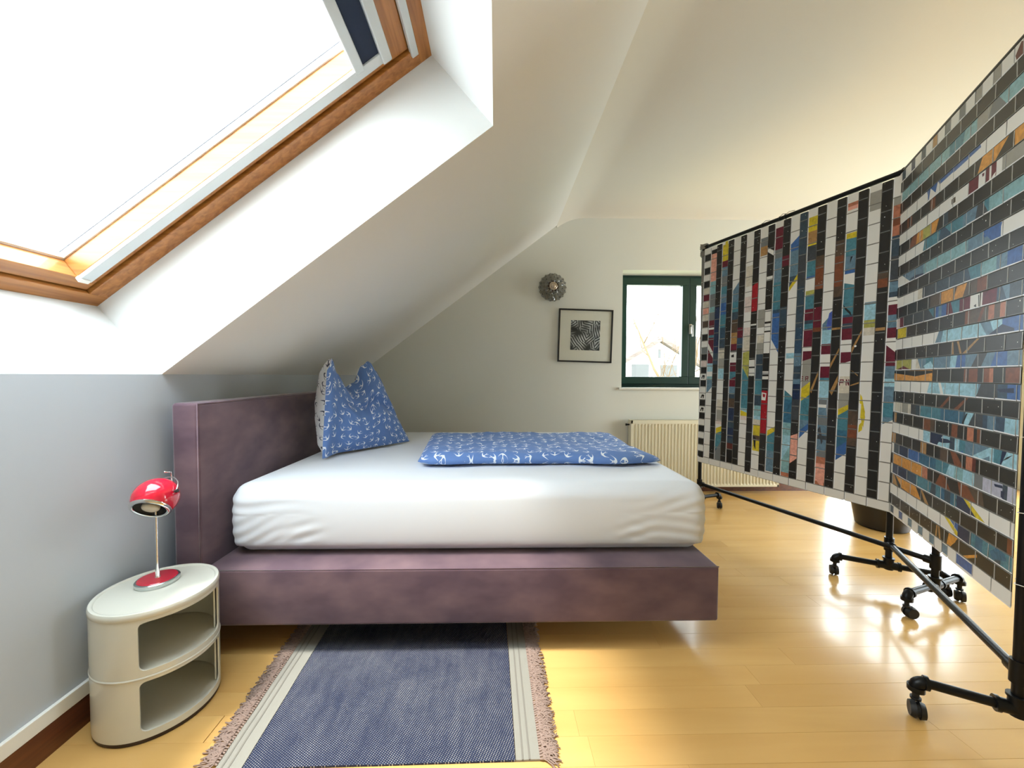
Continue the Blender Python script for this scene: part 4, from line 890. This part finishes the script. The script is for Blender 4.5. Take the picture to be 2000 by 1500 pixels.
def hang_cards(root, Mfr, cards, inv=False):
    """cards: (poly, frags, base, depth, size key); the 300 nearest as parts, the rest as one part of kind stuff"""
    cards.sort(key=lambda c: -c[4])
    sb = NB(); scl = sb.loops.layers.float_color.new('print')
    for i, (poly, frags, base, dep, key) in enumerate(cards):
        x0, x1, y0, y1 = bb(poly); ctr = ((x0+x1)/2, (y0+y1)/2)
        if base == 'q' and inv: frags = paint(frags, [(x1-.0036, y0), (x1, y0), (x1, y1), (x1-.0036, y1)], 'g'); frags = paint(frags, [(x0, y0), (x1, y0), (x1, y0+.0022), (x0, y0+.0022)], 'G')
        elif base == 'q': frags = paint(frags, [(x0, y0), (x1, y0), (x1, y0+.0026), (x0, y0+.0026)], 'G')
        elif inv: frags = paint(frags, [(x0, y0), (x1, y0), (x1, y0+.0032), (x0, y0+.0046)], 'k'); frags = paint(frags, [(x1-.0022, y0+.0046), (x1, y0+.0046), (x1, y1), (x1-.0022, y1)], 'g')
        else: frags = paint(frags, [(poly[0][0], y0), (poly[0][0]+.0042, y0), (poly[3][0]+.0042, y1), (poly[3][0], y1)], 'k'); frags = paint(frags, [(x0+.003, y0), (x1, y0), (x1, y0+.0026), (x0+.003, y0+.0026)], 'g')
        rotm = Matrix.Rotation(rs.gauss(0, .008), 4, 'Z') @ Matrix.Rotation(rs.gauss(0, .007), 4, 'X') @ Matrix.Rotation(rs.gauss(0, .004 if inv else .012), 4, 'Y')
        Mx = Mfr @ Matrix.Translation((ctr[0], ctr[1], dep+(i % 2)*.0004)) @ rotm
        if i < 297:
            b = NB(); cl = b.loops.layers.float_color.new('print'); card_bmesh(b, cl, frags, poly, ctr, base=base)
            o = obj('card', b, CARD, root); o.matrix_local = root_inv(root) @ Mx
        else:
            n0 = len(sb.verts); card_bmesh(sb, scl, frags, poly, ctr, base=base); sb.verts.ensure_lookup_table()
            MM = root_inv(root) @ Mx
            for v in sb.verts[n0:]: v.co = MM @ v.co
    us_ = [q[0] for c in cards for q in c[0]]; vs2 = [q[1] for c in cards for q in c[0]]
    bk = NB(); MM = root_inv(root) @ Mfr
    box(bk, (min(us_)+.004, min(vs2)+.004, -.0016), (max(us_)-.004, max(vs2)-.004, -.0010), xf=lambda c: MM @ c)
    obj('light_block_sheet', bk, mat('light_block_grey', (120, 117, 110), .9), root)  # opaque sheet added behind the cards to stop light leaking between them
    if len(sb.verts): obj('card_weave', sb, CARD, root, kind='stuff')
    else: sb.free()
def root_inv(root): return Matrix.LocRotScale(root.location, root.rotation_euler, None).inverted()
def shrink(poly, d=-.0017):
    cx_ = sum(p[0] for p in poly)/len(poly); cy_ = sum(p[1] for p in poly)/len(poly)
    return [(p[0]-math.copysign(d, p[0]-cx_), p[1]-math.copysign(d, p[1]-cy_)) for p in poly]
A_ = Vector((1.709, 3.145)); B_ = Vector((2.143, 1.79)); C_ = Vector((2.119, 1.9875)); D_ = Vector((1.601, 1.1065))
def panel_matrix(P, Q, off=0):
    d = (Q-P).normalized(); x = Vector((d.x, d.y, 0)); y = Vector((0, 0, 1)); z = x.cross(y)    # z of the panel: which way?
    if z.dot(Vector((-P.x, -P.y, 0))) < 0: z = -z
    o_ = Vector((P.x, P.y, 0))+z*off
    return Matrix(((x.x, y.x, z.x, o_.x), (x.y, y.y, z.y, o_.y), (x.z, y.z, z.z, o_.z), (0, 0, 0, 1)))
ftop = 2.163; fbot = .416
# ---- screen 1: vertical strips
def ucol(k_, v):
    t = (v-.465)/1.705; b_ = .108+.1042*k_; tp = .146+.1028*k_
    return b_+(tp-b_)*t
cards1 = []
def cut_v(v0, per, lo, hi):
    e = [v0+per*i for i in range(-40, 40)]; e = [x_ for x_ in e if lo+.012 < x_ < hi-.012]; e = [lo]+sorted(e)+[hi]
    return list(zip(e, e[1:]))
def frag_col(base, segs, extra, ul, ur, poly):
    fr_ = [(base, poly)]
    x0, x1, y0, y1 = bb(poly)
    for (vl, vr, c) in segs:
        if max(vl, vr) < y0: continue
        fr_ = paint(fr_, [(ul-.01, 0), (ur+.01, 0), (ur+.01, vr+(vr-vl)*.01/(ur-ul)), (ul-.01, vl-(vr-vl)*.01/(ur-ul))], c)
    # several stops above the card repaint it whole: keep the last only
    for c, P in extra:
        a0, a1, b0, b1 = bb(P)
        if a1 < x0 or a0 > x1 or b1 < y0 or b0 > y1: continue
        fr_ = paint(fr_, P, c)
    return fr_
GAP = .046
for k_ in range(-1, 11):
    segs = stops(C1[k_])
    for lo, hi in cut_v(2.056+(.004 if k_ % 2 else 0), -.1062, fbot+.052, ftop):
        el = (lambda v: ucol(k_, v)+GAP) if k_ >= 0 else (lambda v: ucol(0, v)-.058)
        er = (lambda v: ucol(k_+1, v))
        if k_ == 10: er = lambda v: ucol(10, v)+GAP+.05
        poly = shrink([(el(lo), lo), (er(lo), lo), (er(hi), hi), (el(hi), hi)])
        cards1.append((poly, frag_col('W', segs, E1, el((lo+hi)/2), er((lo+hi)/2), poly), 'W', .0012, ucol(k_, lo)))
    if k_ >= 0:
        segs = stops(K1[k_])
        for lo, hi in cut_v(2.001, -.1062, fbot+.052 if k_ != 3 else fbot+.02, ftop-.004):
            poly = shrink([(ucol(k_, lo), lo), (ucol(k_, lo)+GAP, lo), (ucol(k_, hi)+GAP, hi), (ucol(k_, hi), hi)])
            fr_ = frag_col('q', segs, E1K, ucol(k_, (lo+hi)/2), ucol(k_, (lo+hi)/2)+GAP, poly)
            if len(fr_) < 3:
                for sdt in star_dots(poly, rs.choice((0, 0, 1, 1, 2)), rs.random() < .4): fr_ = paint(fr_, sdt, 'w')
            cards1.append((poly, fr_, 'q', .0030, ucol(k_, lo)))
    # border cards along the bottom, one per pair of strips
    u0 = ucol(k_, .44) if k_ >= 0 else ucol(0, .44)-.118; u1 = ucol(k_+1, .44) if k_ < 10 else ucol(10, .44)+.1
    poly = shrink([(u0, fbot), (u1, fbot), (u1, fbot+.052), (u0, fbot+.052)])
    cards1.append((poly, [('W', poly)], 'W', .0005, u0))
# chequered first strip
vv = ftop; k_ = 0; MK = 'WKWKWKcmcPchWKWGKpKWKWWKWKWKWKWKW'
while vv > fbot+.06 and k_ < len(MK):
    vb = vv-.0533; ul = ucol(0, vv)-.122; poly = shrink([(ul-.001, vb), (ul+.062, vb), (ul+.063, vv), (ul, vv)])
    fr_ = [(MK[k_], poly)]
    if MK[k_] == 'W' and 15 < k_ and rs.random() < .75:
        cu, cv = ul+.03, (vv+vb)/2; s_ = rs.choice((-1, 1))
        fr_ = paint(fr_, [(cu-.018, cv-.012), (cu+.012, cv-.016), (cu+.02*s_, cv+.014), (cu-.004, cv+.018)], 'K')
        fr_ = paint(fr_, [(cu-.004, cv-.016), (cu+.004, cv-.016), (cu+.004, cv+.0), (cu-.004, cv+.0)], 'W')
    cards1.append((poly, fr_, MK[k_], .001, ul)); vv = vb; k_ += 1
# ---- screen 2: horizontal strips
cards2 = []
def frag_row(base, segs, extra, vt, vb, poly):
    fr_ = [(base, poly)]; x0, x1, y0, y1 = bb(poly)
    for (ut, ub, c) in segs:
        if min(ut, ub) > x1: continue
        fr_ = paint(fr_, [(ut+(ut-ub)*.2, vt+(vt-vb)*.2), (ub-(ut-ub)*.2, vb-(vt-vb)*.2), (3, vb-.02), (3, vt+.02)], c)
    for c, P in extra:
        a0, a1, b0, b1 = bb(P)
        if a1 < x0 or a0 > x1 or b1 < y0 or b0 > y1: continue
        fr_ = paint(fr_, P, c)
    return fr_
UE = 1.014
for r_ in range(-8, 8):
    vt = 1.322-.1066*r_-.0533; vb = vt-.0533; segs = stops(K2.get(r_, '10:q'))
    for lo, hi in cut_v(.083, .1062, .002, UE):
        poly = shrink([(lo, vb), (hi, vb), (hi, vt), (lo, vt)])
        fr_ = frag_row('q', segs, E2K, vt, vb, poly)
        if len(fr_) < 2 and r_ > -5:
            for sdt in star_dots(poly, rs.choice((0, 1, 1, 2, 3)), rs.random() < .3): fr_ = paint(fr_, sdt, 'w')
        cards2.append((poly, fr_, 'q', .0024, lo))
for r_ in range(-7, 8):
    vt = 1.322-.1066*r_; vb = vt-.0533; segs = stops(R2[r_])
    for lo, hi in cut_v(.04 if r_ % 2 else .036, .1066, .002, UE):
        poly = shrink([(lo, vb), (hi, vb), (hi, vt), (lo, vt)])
        cards2.append((poly, frag_row('W', segs, E2, vt, vb, poly), 'W', .0012, lo))
for vt, patt in ((2.1745, 'WDWNWDWAWGWGWgWgWMWMWmgh'), (.4692, 'WDWBWSWSWSWSWBWW')):
    u_ = .002; k_ = 0
    while u_ < UE:
        wd = .053 if (vt > 1 or u_ < .64) else .1062
        u1 = min(u_+wd*(.8 if k_ % 2 else 1.2) if wd < .1 else u_+wd, UE)
        poly = shrink([(u_, vt-.053), (u1, vt-.053), (u1, vt), (u_, vt)])
        c = patt[k_] if k_ < len(patt) else 'W'
        fr_ = [('W' if vt < 1 else c, poly)]
        if vt < 1 and c != 'W': fr_ = paint(fr_, [(u_, vt-.042), (u1, vt-.042), (u1, vt-.006), (u_, vt-.006)], c)
        if vt > 1 and c == 'M': fr_ = paint([('W', poly)], [(u_+.012, vt-.053), (u1, vt-.053), (u1, vt-.012), (u1-.012, vt-.004), (u_+.004, vt-.03)], 'M')
        cards2.append((poly, fr_, c, .0012, u_)); u_ = u1; k_ += 1

def screen(name, P, Q, H_, label, rail_z, foot_dir_l, cards, inv=False, foot_half=.2, matP=None):
    c = (P+Q)/2; root = empty(name, (c.x, c.y, 0), label=label, cat='room divider', group='rolling pipe screens hung with woven printed cards')
    d = (Q-P).normalized(); n_ = Vector((d.y, -d.x))
    if n_.dot(-c) < 0: n_ = -n_
    def W(p2, z): return Vector((p2.x-c.x, p2.y-c.y, z))
    R_ = .0145
    for p_ in (P, Q):
        b = NB(); cyl(b, W(p_, .115), W(p_, H_), R_, 16); obj('post', b, BLACKM, root, smooth=40)
        b = NB(); cyl(b, W(p_, .095), W(p_, .15), .021, 16); cyl(b, W(p_, .15), W(p_, .158), .025, 16)
        for s in (-1, 1):
            cyl(b, W(p_, .115), W(p_+n_*s*.045, .115), .0205, 16); cyl(b, W(p_+n_*s*.038, .115), W(p_+n_*s*.048, .115), .024, 16)
        inw = d if p_ is P else -d
        obj('tee_fitting', b, BLACKM, root, smooth=40)
        for z, z0, z1 in ((rail_z, rail_z-.035, rail_z+.035), (H_-.006, H_-.022, H_+.012)):
            b = NB(); cyl(b, W(p_, z0), W(p_, z1), .0207, 16); cyl(b, W(p_, z), W(p_+inw*.04, z), .0195, 14); obj('tee_fitting', b, BLACKM, root, smooth=40)
        b = NB(); cyl(b, W(p_-n_*foot_half, .115), W(p_+n_*foot_half, .115), .0145, 14); ft = obj('foot_bar', b, BLACKM, root, smooth=40)
        for s in (-1, 1):
            e_ = p_+n_*s*foot_half
            b = NB(); arc = [W(e_+n_*s*(.022*math.sin(a)-.0), .115-.022*(1-math.cos(a))) for a in [PI/2*i/6 for i in range(7)]]
            tube(b, arc, .0185, 12); cyl(b, W(e_-n_*s*.006, .115), W(e_+n_*s*.004, .115), .0225, 14); cyl(b, W(e_+n_*s*.022, .098), W(e_+n_*s*.022, .082), .0225, 14); obj('elbow', b, BLACKM, root, smooth=45)
            ce = e_+n_*s*.022; ang = rs.uniform(0, 6.28) if True else 0
            td = Vector((math.cos(ang), math.sin(ang))); tn = Vector((-td.y, td.x)); wc = ce+td*.016
            b = NB(); cyl(b, W(ce, .084), W(ce, .056), .009, 12); cyl(b, W(ce, .06), W(ce, .052), .014, 12)
            # hood over twin wheels
            m0 = W(wc, .0275)
            for i in range(-1, 2, 2):
                a_ = m0+Vector((tn.x, tn.y, 0))*.005*i; b_ = m0+Vector((tn.x, tn.y, 0))*.019*i
                cyl(b, a_, b_, .0275, 20, r1=.023)
            cyl(b, m0-Vector((tn.x, tn.y, 0))*.006, m0+Vector((tn.x, tn.y, 0))*.006, .022, 16)
            obj('caster', b, BLACKR, root, smooth=40)
    for nm, z in (('bottom_rail', rail_z), ('top_rail', H_-.006)):
        b = NB(); cyl(b, W(P, z), W(Q, z), .0135, 14); obj(nm, b, BLACKM, root, smooth=40)
    hang_cards(root, matP, cards, inv)
    return root
M1p = panel_matrix(A_, B_, .017); M2p = panel_matrix(C_, D_, .017)
def put_ties(root, P, Q, zs_, which):
    c = root.location; d = (Q-P).normalized(); p_ = P if which == 0 else Q; s = 1 if which == 0 else -1
    for z in zs_:
        b = NB(); ctr = Vector((p_.x-c.x, p_.y-c.y, z)); n_ = 14; pts = [ctr+Vector((math.cos(2*PI*i/n_)*.017, math.sin(2*PI*i/n_)*.017, .002*math.sin(i))) for i in range(n_+1)]
        tube(b, pts, .0013, 5); e_ = ctr+Vector((d.x, d.y, 0))*s*.017; tube(b, [e_, e_+Vector((d.x, d.y, 0))*s*.02+Vector((0, 0, .004))], .0013, 5)
        obj('cable_tie', b, WHITEP, root, smooth=True)
s1_ = screen('rolling_screen', A_, B_, 2.19, 'far rolling screen beside the radiator with cards woven in upright black and white stripes', .232, 0, cards1, matP=M1p)
s2_ = screen('rolling_screen', C_, D_, 2.195, 'near rolling screen at the right edge with cards woven in horizontal blue and black stripes', .232, 0, cards2, inv=True, matP=M2p)
put_ties(s1_, A_, B_, (.62, .82, 1.02, 1.5, 1.9), 0); put_ties(s2_, C_, D_, (.55, .78, 1.03, 1.34, 1.71, 1.98), 0); put_ties(s2_, C_, D_, (.5, .72, .95, 1.2, 1.5, 1.85), 1)
c_ = s1_.location; d_ = (B_-A_).normalized()
for u_, l_ in ((.50, .05), (.62, .04), (.655, .06)):
    b = NB(); o_ = Vector((A_.x-c_.x+d_.x*u_, A_.y-c_.y+d_.y*u_, 2.184)); n_ = Vector((d_.y, -d_.x, 0))
    tube(b, [o_+Vector((0, 0, math.cos(2*PI*i/12)*.0155))+n_*math.sin(2*PI*i/12)*.0155 for i in range(13)], .0018, 5)
    tube(b, [o_+Vector((0, 0, .0155)), o_+Vector((d_.x*l_*.4, d_.y*l_*.4, .026)), o_+Vector((d_.x*l_, d_.y*l_, .018))], .0016, 5)
    obj('cable_tie', b, BLACKR, s1_, smooth=True, label='black cable tie')
# cloth tape wrapped round the upper corners
def tape(root, p_, z0, z1, r_=.027):
    c = root.location; b = NB(); n_ = 18; rings_ = []
    for i in range(7):
        z = z0+(z1-z0)*i/6; rr_ = r_*(1+.10*math.sin(i*2.1))
        rings_.append([b.verts.new((p_.x-c.x+rr_*math.cos(2*PI*k_/n_)*(1+.06*math.sin(k_*1.7+i)), p_.y-c.y+rr_*math.sin(2*PI*k_/n_), z+.004*math.sin(k_+i))) for k_ in range(n_)])
    for P_, Q_ in zip(rings_, rings_[1:]):
        for k_ in range(n_): b.faces.new((P_[k_], P_[(k_+1) % n_], Q_[(k_+1) % n_], Q_[k_]))
    b.faces.new(rings_[0][::-1]); b.faces.new(rings_[-1]); obj('cloth_tape', b, TAPE, root, smooth=True)
tape(s1_, A_, 2.115, 2.155, .028); tape(s1_, A_, 2.17, 2.21, .03)
tape(s2_, C_+Vector((-.012, .012)), 2.02, 2.07, .03); tape(s2_, C_+Vector((-.012, .012)), 2.10, 2.15, .03)

# ------------------------------------------------------------------ outside: ground, neighbouring houses, bare tree
bm = NB(); box(bm, (-60, YB+1.0, -3.2), (90, 120, -3.0)); struct('ground', bm, mat('garden_ground', (120, 124, 92), .95))
bpy.data.objects['ground']['kind'] = 'structure'
REND = mat('house_render', (235, 232, 222), .9); ROOF = wood_mat('roof_tiles', (104, 92, 84), (74, 64, 58), (4, 4, 30), .8, 0); HW = mat('far_window', (60, 62, 60), .3)
def house(name, x0, x1, y0, y1, ze, zr, label, gable=True, wins=(), chim=None):
    t = empty(name, ((x0+x1)/2, y0, -3.0), label=label, cat='house'); o_ = t.location
    def q(p): return Vector(p)-o_
    xm = (x0+x1)/2; b = NB()
    if gable:
        f = [(x0, ze), (x1, ze)]; pr_ = [(x0, -3), (x1, -3), (x1, ze), (xm, zr), (x0, ze)]
        A = [b.verts.new(q((x, y0, z))) for x, z in pr_]; B = [b.verts.new(q((x, y1, z))) for x, z in pr_]
        b.faces.new(A); b.faces.new(B[::-1])
        for i in range(5): b.faces.new((A[i], A[(i+1) % 5], B[(i+1) % 5], B[i]))
        obj('wall', b, REND, t)
        for s in (-1, 1):
            b = NB(); xe = xm+s*((x1-x0)/2+.35); ze2 = ze-(zr-ze)/((x1-x0)/2)*.35; ys = (y0-.25, y1+.25)
            P = [q((xm, ys[0], zr+.02)), q((xe, ys[0], ze2+.02)), q((xe, ys[1], ze2+.02)), q((xm, ys[1], zr+.02))]
            vs_ = [b.verts.new(p) for p in P]; vt_ = [b.verts.new(p+Vector((0, 0, .16))) for p in P]
            b.faces.new(vs_); b.faces.new(vt_[::-1])
            for i in range(4): b.faces.new((vs_[i], vs_[(i+1) % 4], vt_[(i+1) % 4], vt_[i]))
            obj('roof_slope', b, ROOF, t)
    else:
        ym = (y0+y1)/2; pr_ = [(y0, -3), (y1, -3), (y1, ze), (ym, zr), (y0, ze)]
        A = [b.verts.new(q((x0, y, z))) for y, z in pr_]; B = [b.verts.new(q((x1, y, z))) for y, z in pr_]
        b.faces.new(A); b.faces.new(B[::-1])
        for i in range(5): b.faces.new((A[i], A[(i+1) % 5], B[(i+1) % 5], B[i]))
        obj('wall', b, REND, t)
        for s in (-1, 1):
            b = NB(); ye = ym+s*((y1-y0)/2+.3); ze2 = ze-(zr-ze)/((y1-y0)/2)*.3
            P = [q((x0-.3, ym, zr+.02)), q((x0-.3, ye, ze2+.02)), q((x1+.3, ye, ze2+.02)), q((x1+.3, ym, zr+.02))]
            vs_ = [b.verts.new(p) for p in P]; vt_ = [b.verts.new(p+Vector((0, 0, .16))) for p in P]
            b.faces.new(vs_); b.faces.new(vt_[::-1])
            for i in range(4): b.faces.new((vs_[i], vs_[(i+1) % 4], vt_[(i+1) % 4], vt_[i]))
            obj('roof_slope', b, ROOF, t)
    for (wx, wz, ww, wh) in wins:
        b = NB(); box(b, tuple(q((wx-ww/2, y0-.03, wz-wh/2))), tuple(q((wx+ww/2, y0+.02, wz+wh/2)))); fo = obj('window', b, WHITEP, t)
        b = NB(); box(b, tuple(q((wx-ww/2+.06, y0-.05, wz-wh/2+.06))), tuple(q((wx+ww/2-.06, y0-.02, wz+wh/2-.06)))); obj('pane', b, HW, fo)
    if chim:
        cx_, cy_, cz0, cz1, cw = chim; b = NB(); box(b, tuple(q((cx_-cw, cy_-.3, cz0))), tuple(q((cx_+cw, cy_+.3, cz1))), .02); obj('chimney', b, REND, t)
    return t
house('house', 4.0, 8.0, 14.0, 22.0, 1.15, 2.38, 'white gabled house seen through the back window', wins=((5.3, 1.22, .75, .8), (6.35, 1.2, .75, .8), (6.0, 1.95, .22, .45)))
house('house', 3.0, 26.0, 24.0, 32.0, 1.2, 3.85, 'long red-roofed house behind the white gabled one', gable=False, chim=(8.9, 28, 3.2, 4.3, .5))
tr = empty('bare_tree', (3.4, 9.0, -3.0), label='bare leafless tree outside the back window in front of the white gable', cat='tree')
BARK = mat('pale_bark', (84, 66, 40), .9)
rt_ = random.Random(8); b = NB(); tw = NB()
def branch(p, d, ln, r_, lev):
    pts = [p]; rs_ = [r_]; n_ = 5
    for i in range(n_):
        d = (d+Vector((rt_.gauss(0, .12), rt_.gauss(0, .12), rt_.gauss(.04, .08)))).normalized(); p = p+d*ln/n_; pts.append(p); rs_.append(r_*(1-.55*(i+1)/n_))
    tube(b if lev < 2 else tw, pts, r_, 6 if lev < 2 else 4, rs=rs_)
    if lev < 4:
        for _ in range(3 if lev else 5):
            i = rt_.randint(2, n_); dd = (d+Vector((rt_.gauss(0, .6), rt_.gauss(0, .6), rt_.gauss(.15, .35)))).normalized()
            branch(pts[i], dd, ln*rt_.uniform(.5, .72), rs_[i]*.7, lev+1)
branch(Vector((0, 0, 0)), Vector((.12, 0, 1)), 4.3, .13, 0)
obj('trunk', b, BARK, tr, smooth=True); obj('twigs', tw, BARK, tr, smooth=True, kind='stuff')
